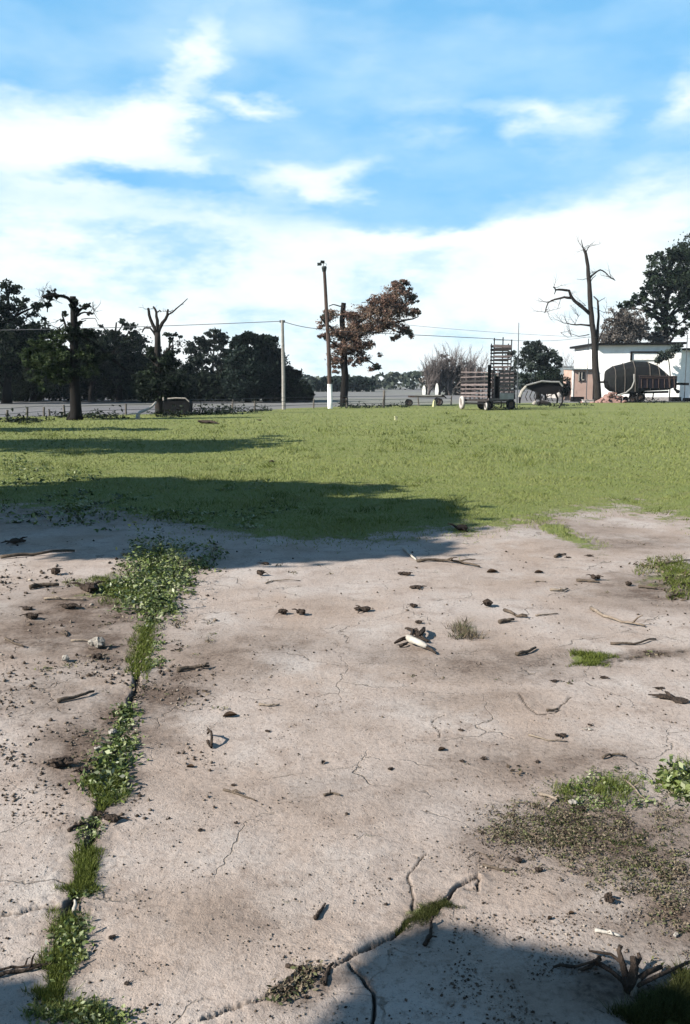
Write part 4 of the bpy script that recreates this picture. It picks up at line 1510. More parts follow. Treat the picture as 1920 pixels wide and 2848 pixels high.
# loading chute / tall slatted crate behind
Yh = Yc + 3.6
k_ = Yh / F
xa, xb = at(1372, 1065, Yh).x, at(1420, 1065, Yh).x
ch = empty('loading_chute', Vector(((xa + xb) / 2, Yh, 0)), 'tall narrow slatted cattle loading chute rising behind the trailer', 'loading chute')
ztop = H + (1065 - 964) * k_
zpost = H + (1065 - 943) * k_
for x_, y_, z_ in ((xa, Yh, zpost), (xb, Yh, zpost - .1), (xa, Yh + 1.1, zpost - .3), (xb, Yh + 1.1, zpost - .3), ((xa + xb) / 2, Yh, zpost + .05)):
    mb = MB()
    mb.bar((x_, y_, -.05), (x_ + .02, y_, z_), .06)
    mb.build('post', M['iron_dark'], ch)
mb = MB()
mb.bar((xa - .05, Yh - .01, zpost - .12), (xb + .05, Yh - .01, zpost - .14), .04)
mb.build('top_rail', M['iron_dark'], ch)
n_ = 13
for i in range(n_):
    z_ = 1.3 + (ztop - 1.3) * i / (n_ - 1)
    for y_ in (Yh - .05, Yh + 1.15):
        mb = MB()
        mb.bar((xa - .03, y_, z_), (xb + .03, y_, z_ + random.uniform(-.04, .04)), .03, .1 if i < n_ - 2 else .16)
        mb.build('slat', M['slat_dark'] if i % 3 else M['slat'], ch)
mb = MB()
mb.box(((xa + xb) / 2, Yh + .55, 1.5), (xb - xa - .1, .95, .08))
mb.build('ramp', M['slat_dark'], ch)

b = at(1440, 1065, ground_y(1136) + 3)
b.z = 0
mb = MB()
mb.tube([b + Vector((0, 0, -.1)), b + Vector((0, 0, 2.5)), b + Vector((-.02, 0, H + (1065 - 902) * b.y / F))], [.04, .035, .02], 6)
o = mb.build('antenna_mast', M['wire'], None, loc=b)
tag(o, 'thin tall mast standing just right of the cattle trailer', 'mast')

# ------------------------------------------------------------------ arched hay rake frame
Ya = ground_y(1136)
k_ = Ya / F


def ap(px, py, dy=0.0):
    q = at(px, py, Ya)
    return Vector((q.x, Ya + dy, max(q.z, .02)))


rk = empty('hay_rake', Vector((ap(1508, 1100).x, Ya, 0)), 'dark arched farm implement frame with pale top bar, right of the trailer', 'farm implement')
mb = MB()
mb.tube([ap(1446, 1104), ap(1452, 1088), ap(1464, 1074)], [.1, .09, .07], 6)
mb.build('pale_arm', M['bleached'], rk)
mb = MB()
mb.tube([ap(1464, 1072), ap(1490, 1065), ap(1508, 1060), ap(1535, 1062), ap(1556, 1062), ap(1566, 1074)], .055, 6)
mb.build('top_bar', M['pipe'], rk)
mb = MB()
mb.add([ap(1466, 1074, .1), ap(1505, 1064, .1), ap(1560, 1066, .1), ap(1568, 1084, .1), ap(1545, 1096, .1), ap(1508, 1096, .1), ap(1480, 1084, .1),
        ap(1466, 1074, .7), ap(1505, 1064, .7), ap(1560, 1066, .7), ap(1568, 1084, .7), ap(1545, 1096, .7), ap(1508, 1096, .7), ap(1480, 1084, .7)],
       [tuple(range(6, -1, -1)), tuple(range(7, 14))] + [(i, (i + 1) % 7, (i + 1) % 7 + 7, i + 7) for i in range(7)])
mb.build('housing', M['iron_dark'], rk)
for pts in ([(1558, 1084), (1567, 1100), (1566, 1118), (1556, 1137)], [(1552, 1090), (1560, 1108), (1558, 1122)], [(1500, 1092), (1507, 1105), (1504, 1118), (1498, 1126)], [(1450, 1098), (1447, 1112), (1447, 1122)]):
    mb = MB()
    mb.tube([ap(a, b_, .1 if pts[0][0] != 1552 else .8) for a, b_ in pts], [.08, .065, .05, .05][:len(pts)], 6)
    mb.build('leg', M['iron_dark'], rk)
for i in range(7):
    mb = MB()
    x_ = 1475 + i * 12
    mb.tube([ap(x_, 1088, .75), ap(x_ - 5, 1104, .9), ap(x_ + 1, 1116, 1.0)], .025, 4)
    mb.build('tine', M['rust'], rk)
b = G(1512, 1126)
mb = MB()
mb.tube([b + Vector((-.5, 0, .12)), b + Vector((-.1, 0, .17)), b + Vector((.5, 0, .11))], [.1, .16, .1], 7, .3)
o = mb.build('short_log', M['dead_wood'], None, loc=b)
tag(o, 'short dark log lying under the arched farm implement', 'log')
b = G(1489, 1127)
mb = MB()
mb.tube([b + Vector((-.1, 0, .05)), b + Vector((-.05, 0, .16)), b + Vector((.06, 0, .3))], [.12, .14, .07], 7, .4)
o = mb.build('pale_stone', M['stone'], None, loc=b)
tag(o, 'upright pale stone under the arched farm implement', 'stone')

# ------------------------------------------------------------------ flat cart with two pale panels
Yq = ground_y(1129)
k_ = Yq / F


def qp(px, py, dy=0.0):
    q = at(px, py, Yq)
    return Vector((q.x, Yq + dy, max(q.z, .02)))


fc = empty('flat_cart', Vector((qp(1190, 1100).x, Yq, 0)), 'low flat cart with two upright white panels, left of the cattle trailer', 'cart')
mb = MB()
mb.box((qp(1188, 1100).x, Yq + .7, qp(1188, 1103).z), (96 * k_, 1.4, .12))
mb.build('deck', M['rust'], fc)
mb = MB()
mb.box((qp(1190, 1100).x, Yq - .04, qp(1188, 1100).z), (76 * k_, .06, .09))
mb.build('edge_board', M['pipe'], fc)
for px, tp in ((1181, 1072), (1217, 1066)):
    mb = MB()
    a = qp(px, 1098, .3)
    h_ = (1098 - tp) * k_
    pr = [(-.1, 0), (-.12, h_ * .4), (-.07, h_ * .85), (0, h_), (.08, h_ * .8), (.12, h_ * .35), (.08, 0)]
    mb.add([(a.x + u_, a.y, a.z + w_) for u_, w_ in pr] + [(a.x + u_, a.y + .14, a.z + w_) for u_, w_ in pr],
           [tuple(range(7)), tuple(range(13, 6, -1))] + [((i + 1) % 7, i, i + 7, (i + 1) % 7 + 7) for i in range(7)])
    mb.build('panel', M['white_paint'], fc)
    mb = MB()
    mb.bar(Vector((a.x + .2, a.y + .2, a.z)), Vector((a.x + .17, a.y + .2, a.z + h_ * .9)), .08)
    mb.build('stake', M['slat_dark'], fc)
for px, r in ((1222, 11), (1140, 9)):
    for dy in (0, 1.4):
        mb = MB()
        rr = r * k_
        mb.ring((qp(px, 1100).x, Yq + dy, rr), rr * .8, rr * .22, (0, 1, 0), 18, 6)
        wh = mb.build('wheel', M['rubber'], fc, smooth=True)
        mb = MB()
        for i in range(6):
            a = math.pi * i / 6
            c_ = Vector((qp(px, 1100).x, Yq + dy, rr))
            v_ = Vector((math.cos(a), 0, math.sin(a))) * rr * .75
            mb.bar(c_ - v_, c_ + v_, .03)
        mb.build('spokes', M['rust'], wh)
mb = MB()
mb.tube([qp(1224, 1104), qp(1232, 1098), qp(1242, 1108)], .05, 5)
mb.build('drawbar', M['iron_dark'], fc)
b = G(1208, 1131)
mb = MB()
mb.box((b.x, b.y - .1, .2), (.22, .22, .4), .4, 0, 0, .6)
mb.tube([(b.x, b.y - .1, .38), (b.x, b.y - .1, .48)], .05, 6)
o = mb.build('pale_canister', M['plastic_y'], None, loc=Vector((b.x, b.y, 0)))
tag(o, 'small pale canister standing in front of the flat cart', 'canister')

# small things on the lawn
b = G(1102, 1168)
mb = MB()
mb.box(b + Vector((0, 0, .06)), (.12, .1, .12), .3, 0, 0, .8)
mb.box(b + Vector((-.01, 0, .15)), (.11, .09, .06), .3)
o = mb.build('small_bottle', M['plastic_y'], None, loc=b)
tag(o, 'tiny pale yellow container alone on the middle lawn', 'container')

# ------------------------------------------------------------------ trees outside the frame whose shade falls on the ground
cot = 1 / math.tan(SUN_EL)


def shade_blob(px, py, z, r, rz=None):
    g_ = ground_pt(px, py)
    return (g_.x - SDX * z * cot, g_.y - SDY * z * cot, z, r, r, rz or r)


def shade_tree(base, blobs, label, n_clump, per=60, size=.3, cr=.34):
    make_tree('lawn_tree', Vector((base[0], base[1], 0)), blobs, (M['bark_dark'], M['lf_big']), label, 'tree', 'row of trees left of the lawn', n_clump=n_clump, per=per, size=size, clump_r=cr, trunk_r=.2, shell=.2)


shade_tree((-10.5, 9.5), [shade_blob(1120, 1440, 6.6, .75, .5), shade_blob(1000, 1420, 6.2, 1.0, .8), shade_blob(900, 1470, 5.8, 1.0, .9), shade_blob(960, 1515, 5.6, .8, .5), shade_blob(760, 1420, 5.6, 1.3, 1.0), shade_blob(1050, 1535, 5.4, .45, .3),
                          shade_blob(640, 1480, 4.9, 1.1, .9), shade_blob(800, 1365, 5.4, 1.1, .7), shade_blob(820, 1545, 4.9, .55, .35), shade_blob(620, 1540, 4.6, .45, .35), shade_blob(1200, 1440, 6.8, .4, .25)],
           'leafy tree just outside the left edge, nearest to the middle lawn', 330, 62, .26)
shade_tree((-13, 14), [shade_blob(500, 1400, 5.8, 1.5, 1.0), shade_blob(250, 1420, 5.2, 1.4, 1.0), shade_blob(350, 1500, 4.6, 1.1, .8), shade_blob(80, 1480, 4.6, 1.1, .8), shade_blob(120, 1380, 5.2, 1.2, 1.0), shade_blob(560, 1350, 5.8, 1.1, .6), shade_blob(300, 1350, 5.6, 1.2, .6)],
           'leafy tree just outside the left edge, second along the lawn', 300, 60, .26)
shade_tree((-19, 20), [shade_blob(700, 1225, 7.2, 1.1, .5), shade_blob(560, 1232, 7.2, 1.5, .7), shade_blob(380, 1238, 6.8, 2.6, 1.2), shade_blob(180, 1236, 6.5, 2.8, 1.3), shade_blob(0, 1238, 6.0, 2.8, 1.5), shade_blob(500, 1244, 6.4, 1.8, .9), shade_blob(620, 1236, 6.8, 1.4, .7), shade_blob(780, 1213, 7.6, .6, .3)],
           'tall leafy tree outside the left edge, third along the lawn', 260, 60, .32)
shade_tree((-22, 30), [shade_blob(400, 1194, 6.5, .9, .4), shade_blob(250, 1194, 6.3, 1.2, .5), shade_blob(80, 1195, 6.0, 1.4, .6)],
           'leafy tree outside the left edge, farthest along the lawn', 110, 55, .32)
shade_tree((-6.2, -2.6), [shade_blob(1290, 2720, 3.6, .19, .09), shade_blob(1170, 2690, 3.6, .11, .08), shade_blob(1280, 2640, 3.7, .1, .06), shade_blob(1450, 2770, 3.6, .2, .1), shade_blob(1200, 2830, 3.5, .16, .1), shade_blob(1350, 2900, 3.5, .26, .12), shade_blob(1620, 2880, 3.6, .2, .1), shade_blob(1250, 3050, 3.3, .3, .2),
                          shade_blob(1750, 2950, 3.6, .22, .12), shade_blob(1880, 2860, 3.7, .13, .07), shade_blob(1600, 2800, 3.7, .1, .06), shade_blob(1560, 3050, 3.4, .35, .2), shade_blob(-40, 2810, 3.3, .1, .07), shade_blob(-150, 2870, 3.3, .16, .1), shade_blob(-350, 3100, 3.2, .3, .2)],
           'added unseen leafy tree behind the viewer, shading the near ground', 560, 120, .06, .42)  # unseen tree added and shaped to cast the shade along the bottom

# ------------------------------------------------------------------ grass, weeds and litter
def scatter_px(cx, cy, rx, ry, n, rot=0.0):
    a = rng.uniform(0, 2 * math.pi, n)
    r = np.sqrt(rng.uniform(0, 1, n)) * (1 + .35 * np.sin(a * 3 + cx) + .2 * np.sin(a * 7 + cy))
    dx, dy = np.cos(a) * r * rx, np.sin(a) * r * ry
    c_, s_ = math.cos(rot), math.sin(rot)
    px = cx + dx * c_ - dy * s_
    py = cy + dx * s_ + dy * c_
    u = (px - 960) / F
    v = (1424 - py) / F
    dxx, dyy, dzz = u, CT + v * ST, -ST + v * CT
    tt = -H / dzz
    return dxx * tt, dyy * tt


def blades(x, y, h, w, lean=.5):
    n = len(x)
    z = base_z(x, y)
    a = rng.uniform(0, 2 * math.pi, n)
    hh = h * rng.uniform(.5, 1.4, n)
    ww = w * rng.uniform(.6, 1.3, n)
    lx, ly = rng.normal(size=n) * lean * hh, rng.normal(size=n) * lean * hh
    p0 = np.stack([x - np.cos(a) * ww, y - np.sin(a) * ww, z - .01], -1)
    p1 = np.stack([x + np.cos(a) * ww, y + np.sin(a) * ww, z - .01], -1)
    p2 = np.stack([x + lx, y + ly, z + hh], -1)
    return np.stack([p0, p1, p2], 1).reshape(-1, 3), np.arange(3 * n).reshape(n, 3)


# lawn blades: drawn evenly over the view so near and far stay textured
n = 170000
px = rng.uniform(-60, 1980, n)
py = 1125 + (1560 - 1125) * rng.uniform(0, 1, n) ** .8
okm = (py < grass_edge(px) + 22 * rng.normal(size=n) - 10) & (py > np.interp(px, [0, 640, 1000, 1920], [1160, 1148, 1130, 1120]))
px, py = px[okm], py[okm]
u = (px - 960) / F
v = (1424 - py) / F
tt = -H / (-ST + v * CT)
x, y = u * tt, (CT + v * ST) * tt
dist = y / 12
patch = fbm(x * .8, y * .8, 3, 21)
hh = (.018 + .05 * np.clip(patch + .1, 0, 1)) * np.clip(dist, 1, 2.4)
Vb, Fb = blades(x, y, hh, .006 * np.clip(dist, 1, 3.5), .8)
o = link('lawn_grass', fast_mesh('lawn_grass', Vb, Fb, np.repeat(np.clip(.5 + .9 * patch + .2 * rng.normal(size=len(x)), 0, 1), 3)), M['grass'])
tag(o, 'short yellow green grass over the wide lawn', 'grass', kind='stuff')


DENS = .5


def lawn_tufts():
    n_ = 420
    px_ = rng.uniform(-40, 1960, n_)
    py_ = rng.uniform(1150, 1470, n_)
    k_ = (py_ < grass_edge(px_) + 10) & (fbm(px_ / 200, py_ / 40, 2, 5) > -.02)
    px_, py_ = px_[k_], py_[k_]
    u_ = (px_ - 960) / F
    v_ = (1424 - py_) / F
    t_ = -H / (-ST + v_ * CT)
    cx_, cy_ = u_ * t_, (CT + v_ * ST) * t_
    per_ = 26
    ix_ = np.repeat(np.arange(len(cx_)), per_)
    sz_ = rng.uniform(.02, .09, len(cx_))[ix_] * np.clip(cy_[ix_] / 14, 1, 2)
    x_ = cx_[ix_] + rng.normal(size=len(ix_)) * sz_ * 1.6
    y_ = cy_[ix_] + rng.normal(size=len(ix_)) * sz_ * 1.2
    Vb_, Fb_ = blades(x_, y_, sz_ * 1.1, .006 * np.clip(y_ / 14, 1, 3), .8)
    o_ = link('lawn_tufts', fast_mesh('lawn_tufts', Vb_, Fb_, np.repeat(np.clip(.2 + .5 * rng.random(len(cx_))[ix_], 0, 1), 3)), M['lf_weed_y'])
    tag(o_, 'scattered taller grass tufts over the lawn', 'grass', kind='stuff')


lawn_tufts()


def weed_patch(name, ells, leaf, dens, height, label, mat='lf_weed', cat='weeds', blade=0):
    Vs, Fs, T, off = [], [], [], 0
    for (cx, cy, rx, ry, *rest) in ells:
        rot = rest[0] if rest else 0
        hs = rest[1] if len(rest) > 1 else 1
        n_ = int(dens * DENS * rx * ry / 100)
        x, y = scatter_px(cx, cy, rx, ry, n_, rot)
        if name in ('leaf_litter', 'bank_moss', 'bank_weeds', 'right_edge_weeds'):
            keep = fbm(x * 5.5, y * 5.5, 4, 33 if name == 'leaf_litter' else 57) > rng.uniform(-.3, .12, n_)
            if keep.sum() > 20:
                x, y = x[keep], y[keep]
                n_ = len(x)
        # leaves grouped round plantlets
        m = max(4, n_ // 9)
        ix = rng.integers(0, m, n_)
        gsz = rng.uniform(.35, 1.25, m)[ix]
        patchy = fbm(x * 7, y * 7, 2, 19) > -.09 if name.startswith('joint') else np.ones(n_, bool)
        gsz = np.where(patchy, gsz, .35)
        x = x[ix] + rng.normal(size=n_) * leaf * 1.1 * gsz
        y = y[ix] + rng.normal(size=n_) * leaf * 1.1 * gsz
        z = base_z(x, y) + np.abs(rng.normal(size=n_)) * height * hs * (rng.random(m) ** 1.5)[ix] * gsz
        Vv, Ff = leaf_quads(np.stack([x, y, z + .004], -1), leaf * np.clip(gsz, .5, 1.2)[:, None], aspect=.5, flat=.6)
        Vv[:, 2] = np.maximum(Vv[:, 2], base_z(Vv[:, 0], Vv[:, 1]) - .002)
        Vs.append(Vv)
        Fs.append(Ff + off)
        off += len(Vv)
        T.append(np.repeat(np.clip(.4 + .22 * rng.normal(size=m)[ix] + .26 * rng.normal(size=n_), 0, 1), 4))
    o_ = link(name, fast_mesh(name, np.concatenate(Vs), np.concatenate(Fs), np.concatenate(T)), M[mat])
    return tag(o_, label, cat, kind='stuff')


def blade_patch(name, ells, h, w, dens, label, mat, lean=.7):
    Vs, Fs, T, off = [], [], [], 0
    for (cx, cy, rx, ry, *rest) in ells:
        n_ = int(dens * rx * ry / 100)
        x, y = scatter_px(cx, cy, rx, ry, n_, rest[0] if rest else 0)
        Vv, Ff = blades(x, y, h, w, lean)
        Vs.append(Vv)
        Fs.append(Ff + off)
        off += len(Vv)
        T.append(np.repeat(np.clip(.5 + .25 * rng.normal(size=n_), 0, 1), 3))
    o_ = link(name, fast_mesh(name, np.concatenate(Vs), np.concatenate(Fs), np.concatenate(T)), M[mat])
    return tag(o_, label, 'grass', kind='stuff')


# mound of weeds
weed_patch('weed_mound', [(450, 1540, 85, 22, 0, 3.4), (440, 1575, 100, 32, 0, 2.2), (470, 1615, 75, 34, 0, 1.5), (420, 1685, 75, 30, 0, 1.6), (585, 1548, 26, 18, 0, 2.2), (395, 1640, 90, 40, 0, .7), (560, 1575, 40, 16, 0, .8)], .034, 150, .055,
           'bushy mound of broad leaved weeds at the edge of the shade')
blade_patch('low_grass_patch', [(300, 1625, 90, 28), (360, 1650, 90, 30), (400, 1790, 30, 70, .1), (385, 1850, 38, 30)], .022, .0035, 90, 'yellow green low grass around the weed mound', 'lf_weed_y')
weed_patch('joint_weeds', [(440, 1800, 20, 60, .1), (425, 1850, 22, 20), (420, 1730, 45, 22)], .024, 80, .018, 'green weeds in the slab joint just below the mound')
weed_patch('joint_weeds', [(350, 1985, 30, 30), (345, 2030, 38, 30), (330, 2080, 44, 34), (305, 2130, 48, 36), (300, 2185, 55, 36), (290, 2225, 28, 20)], .026, 78, .026, 'thick leafy weeds in the slab joint, midway down the left side')
blade_patch('joint_grass', [(300, 2190, 55, 45), (285, 2240, 16, 20)], .026, .0026, 60, 'grass blades among the thick leafy weeds in the joint', 'lf_weed_y')
weed_patch('joint_weeds', [(262, 2300, 30, 24), (240, 2330, 32, 30)], .02, 45, .016, 'sparse dark weeds in the joint beside the brown leaf heap')
blade_patch('joint_grass', [(242, 2405, 34, 50, .1), (235, 2450, 26, 26), (225, 2480, 50, 16)], .018, .0022, 110, 'olive mossy grass in the joint above the small crack', 'lf_weed_y')
weed_patch('joint_weeds', [(190, 2585, 40, 30), (200, 2630, 42, 40), (185, 2680, 38, 40), (235, 2490, 40, 18)], .016, 60, .013, 'scrubby weeds in the joint below the small crack')
blade_patch('joint_grass', [(185, 2600, 45, 60), (160, 2700, 50, 50), (135, 2780, 50, 24)], .016, .0018, 75, 'olive grass in the joint near the lower left', 'lf_weed_y')
weed_patch('corner_weeds', [(215, 2835, 120, 22), (290, 2850, 60, 20)], .014, 70, .014, 'dark green weeds at the bottom edge, lower left')
blade_patch('corner_grass', [(200, 2830, 110, 26)], .018, .0018, 60, 'grass blades among the weeds at the bottom edge', 'grass')
weed_patch('lawn_weeds', [(60, 1310, 90, 26, 0, 1.3), (190, 1330, 90, 20), (30, 1345, 60, 16), (160, 1245, 38, 16, 0, 1.5), (60, 1285, 60, 12)], .06, 40, .09, 'pale leafy weeds in the lawn at the left edge between the two shadows')
weed_patch('lawn_weeds', [(665, 1312, 18, 9), (672, 1305, 10, 8)], .05, 60, .09, 'small lone leafy weed tuft in the lawn above the big shadow', cat='weeds')
weed_patch('shade_weeds', [(470, 1360, 40, 10), (250, 1400, 200, 40), (600, 1440, 200, 30), (700, 1350, 120, 14), (150, 1440, 160, 30)], .06, 22, .06, 'scattered weeds in the big tree shadow')
# edge of the lawn at right, moss spots
blade_patch('lawn_edge_grass', [(1560, 1475, 120, 18, .35), (1280, 1478, 60, 8), (1480, 1370, 90, 8), (1420, 1395, 60, 10)], .03, .004, 40, 'thin grass tongue reaching into the bare ground at right', 'grass')
weed_patch('right_edge_weeds', [(1880, 1590, 90, 34, 0, 1), (1900, 1640, 60, 24), (1800, 1575, 40, 14)], .03, 45, .03, 'low olive weeds at the right edge below the lawn', mat='lf_litter')
blade_patch('right_edge_grass', [(1860, 1575, 90, 22), (1900, 1620, 60, 40)], .035, .004, 55, 'yellowish grass at the right edge below the lawn', 'lf_weed_y')
blade_patch('moss_tuft', [(1655, 1830, 48, 13), (1610, 1820, 30, 8), (1640, 1850, 50, 8)], .02, .003, 150, 'bright olive moss tuft at the start of the soil joint at right', 'lf_weed_y')
blade_patch('dry_tuft', [(1280, 1750, 26, 16), (1300, 1770, 40, 10)], .05, .003, 60, 'small dry grass tuft right of the white ended root', 'lf_litter')
blade_patch('crack_moss', [(1190, 2545, 55, 20, -.5), (1150, 2570, 45, 14, -.5), (1225, 2525, 50, 10)], .009, .0016, 210, 'dark green moss tuft growing in the main crack', 'lf_moss_shade_grass')
weed_patch('crack_litter', [(840, 2745, 60, 20, -.4), (800, 2770, 60, 14, -.3), (870, 2715, 30, 14)], .014, 60, .014, 'dark weeds and leaf bits in the crack near the bottom', mat='lf_litter')
weed_patch('bank_moss', [(1640, 2300, 200, 60), (1800, 2400, 140, 90), (1560, 2220, 80, 40), (1480, 2300, 80, 24), (1880, 2280, 60, 60), (1700, 2150, 100, 20)], .008, 34, .006, 'low olive green moss between the leaf litter at right', 'lf_moss_shade_grass')
weed_patch('bank_weeds', [(1620, 2190, 60, 30), (1700, 2185, 70, 40), (1760, 2230, 70, 30), (1660, 2240, 70, 24)], .014, 60, .014, 'patch of small green weeds above the leaf litter at right')
blade_patch('bank_grass', [(1700, 2195, 80, 34), (1890, 2175, 50, 50), (1580, 2205, 40, 24)], .024, .0022, 34, 'short green grass above the leaf litter at right', 'lf_weed_y')
weed_patch('bank_weeds', [(1890, 2170, 45, 50, 0, 1.5), (1910, 2210, 30, 30)], .028, 60, .035, 'lush dark green weeds at the right edge of the bank')
blade_patch('corner_grass', [(1890, 2800, 80, 50), (1800, 2835, 80, 24), (1905, 2730, 30, 24)], .026, .0018, 120, 'green grass in the lower right corner, darkened to stand for shade', 'lf_moss_shade_grass')  # grass in the dark moss tone, so its colour carries the corner's shade
# leaf litter
weed_patch('leaf_litter', [(1560, 2330, 220, 60), (1760, 2370, 190, 90), (1420, 2310, 110, 30), (1850, 2480, 110, 90), (1600, 2430, 130, 40), (1880, 2620, 80, 100), (1500, 2260, 120, 40), (1650, 2300, 240, 90), (1500, 2330, 150, 50), (1850, 2350, 100, 120), (1420, 2330, 90, 30)], .0095, 40, .006, 'dry brown and olive leaf litter over the bare ground at right', 'lf_litter', 'leaf litter')
weed_patch('leaf_litter', [(330, 1740, 120, 60), (250, 1850, 120, 60), (400, 1930, 90, 40), (260, 2050, 60, 60), (520, 1760, 100, 60), (240, 2140, 80, 40)], .02, 11, .008, 'brown leaf litter around the weedy joint at left', 'lf_litter', 'leaf litter')
weed_patch('leaf_litter', [(150, 1640, 200, 60), (550, 1950, 130, 40), (1400, 1870, 260, 40), (1480, 2150, 150, 40), (1750, 1520, 200, 30), (1700, 1620, 200, 30), (1650, 1460, 160, 16), (1500, 1530, 200, 24), (900, 1600, 300, 40)], .022, 1.6, .004, 'thin scatter of leaf bits over the bare ground', 'lf_litter', 'leaf litter')


def crumbs(name, n_, py0, py1, s0, s1, mat, label, xr=(-40, 1960)):
    px_ = rng.uniform(xr[0], xr[1], n_)
    py_ = rng.uniform(py0, py1, n_)
    cl_ = fbm(px_ / 130, py_ / 60, 4, 91)
    k_ = (cl_ > rng.uniform(-.08, .2, n_)) & (py_ > grass_edge(px_) + 25)
    px_, py_ = px_[k_], py_[k_]
    u_ = (px_ - 960) / F
    v_ = (1424 - py_) / F
    t_ = -H / (-ST + v_ * CT)
    x_, y_ = u_ * t_, (CT + v_ * ST) * t_
    n_ = len(x_)
    r_ = (s0 + (s1 - s0) * rng.random(n_) ** 3) * np.clip(y_ / 4, .8, 2.2)
    z_ = base_z(x_, y_) + r_ * .35
    cs = np.stack([x_, y_, z_], -1)
    dirs = np.array([(1, 0, 0), (0, 1, 0), (-1, 0, 0), (0, -1, 0), (0, 0, .7), (0, 0, -.7)], float)
    a_ = rng.uniform(0, 6.28, n_)
    ca_, sa_ = np.cos(a_), np.sin(a_)
    Vv = np.zeros((n_, 6, 3))
    st = rng.uniform(.5, 1.0, n_)
    for i_, d_ in enumerate(dirs):
        q = r_ * rng.uniform(.6, 1.2, n_)
        dx_, dy_ = d_[0], d_[1] * st
        Vv[:, i_, 0] = cs[:, 0] + (dx_ * ca_ - dy_ * sa_) * q
        Vv[:, i_, 1] = cs[:, 1] + (dx_ * sa_ + dy_ * ca_) * q
        Vv[:, i_, 2] = cs[:, 2] + d_[2] * q
    T3 = np.array([(0, 1, 4), (1, 2, 4), (2, 3, 4), (3, 0, 4), (1, 0, 5), (2, 1, 5), (3, 2, 5), (0, 3, 5)])
    Ff = (np.arange(n_)[:, None, None] * 6 + T3[None]).reshape(-1, 3)
    o_ = link(name, fast_mesh(name, Vv.reshape(-1, 3), Ff, np.repeat(np.clip(.35 + .3 * rng.normal(size=n_), 0, 1), 6)), M[mat])
    return tag(o_, label, 'crumbs', kind='stuff')


crumbs('earth_crumbs', 9000, 1500, 2900, .002, .009, 'crumb', 'fine dark and pale crumbs scattered on the bare ground')
crumbs('earth_crumbs', 5000, 2050, 2900, .0015, .005, 'crumb', 'finest grit on the nearest bare ground')
crumbs('earth_crumbs', 5000, 1560, 2300, .003, .016, 'crumb', 'coarser earth crumbs round the weedy joint at left', (-40, 600))
crumbs('earth_crumbs', 6000, 2250, 2900, .002, .009, 'crumb', 'coarse crumbs between the litter at lower right', (1250, 1960))
weed_patch('leaf_litter', [(1800, 1822, 130, 10, -.1)], .014, 60, .006, 'dry brown litter along the soil joint at right', 'lf_litter', 'leaf litter')
# weeds along the fence
weed_patch('fence_weeds', [(560, 1150, 80, 7, 0, 1.6), (620, 1146, 40, 7, 0, 1.5), (700, 1143, 60, 4), (250, 1160, 100, 5), (60, 1172, 80, 5), (980, 1133, 90, 3), (1100, 1131, 60, 3), (1390, 1137, 60, 3), (1560, 1128, 70, 3), (1800, 1118, 120, 3), (480, 1155, 60, 6, 0, 1.4)], .16, 330, .22,
           'dark ragged weeds along the wire fence', 'lf_dark')

# ------------------------------------------------------------------ sticks, clods, stones: one object each
def rnd_path(a, b, bend=.12, n=6, lift=0.0):
    P = []
    L = (b - a).length
    side_ = Vector((b.y - a.y, a.x - b.x, 0)).normalized()
    ph = random.uniform(0, 3)
    for i in range(n + 1):
        s = i / n
        q = a.lerp(b, s) + side_ * math.sin(s * math.pi + ph * .3) * bend * L + Vector([random.gauss(0, .018) * L for _ in range(2)] + [0])
        q.z = gz(q.x, q.y) + lift * math.sin(math.pi * s) * L
        P.append(q)
    return P


def stick(pts, r, label, mat='stick', forks=0, name='dry_stick', cat='stick', lift=.04, group='dry sticks on the ground'):
    mb_ = MB()
    W_ = [G(*p_) for p_ in pts]
    P = []
    for a, b_ in zip(W_[:-1], W_[1:]):
        P += rnd_path(a, b_, .05, 4, lift)[:-1]
    P.append(W_[-1])
    for i, q in enumerate(P):
        q.z += r * .9
    rr = [r * (1 - .45 * i / (len(P) - 1)) * random.uniform(.85, 1.15) for i in range(len(P))]
    mb_.tube(P, rr, 6, .3)
    L = (W_[-1] - W_[0]).length
    for k in range(forks):
        i = random.randint(1, len(P) - 2)
        dv = (P[i + 1] - P[i]).normalized()
        e = P[i] + (dv + Vector((random.uniform(-1, 1), random.uniform(-1, 1), random.uniform(.1, .5)))).normalized() * L * random.uniform(.15, .3)
        mid = P[i].lerp(e, .5) + Vector((0, 0, .01))
        mb_.tube([P[i], mid, e], [r * .6, r * .45, r * .25], 5, .2)
    o_ = mb_.build(name, M[mat], None, loc=W_[0], smooth=True)
    return tag(o_, label, cat, group)


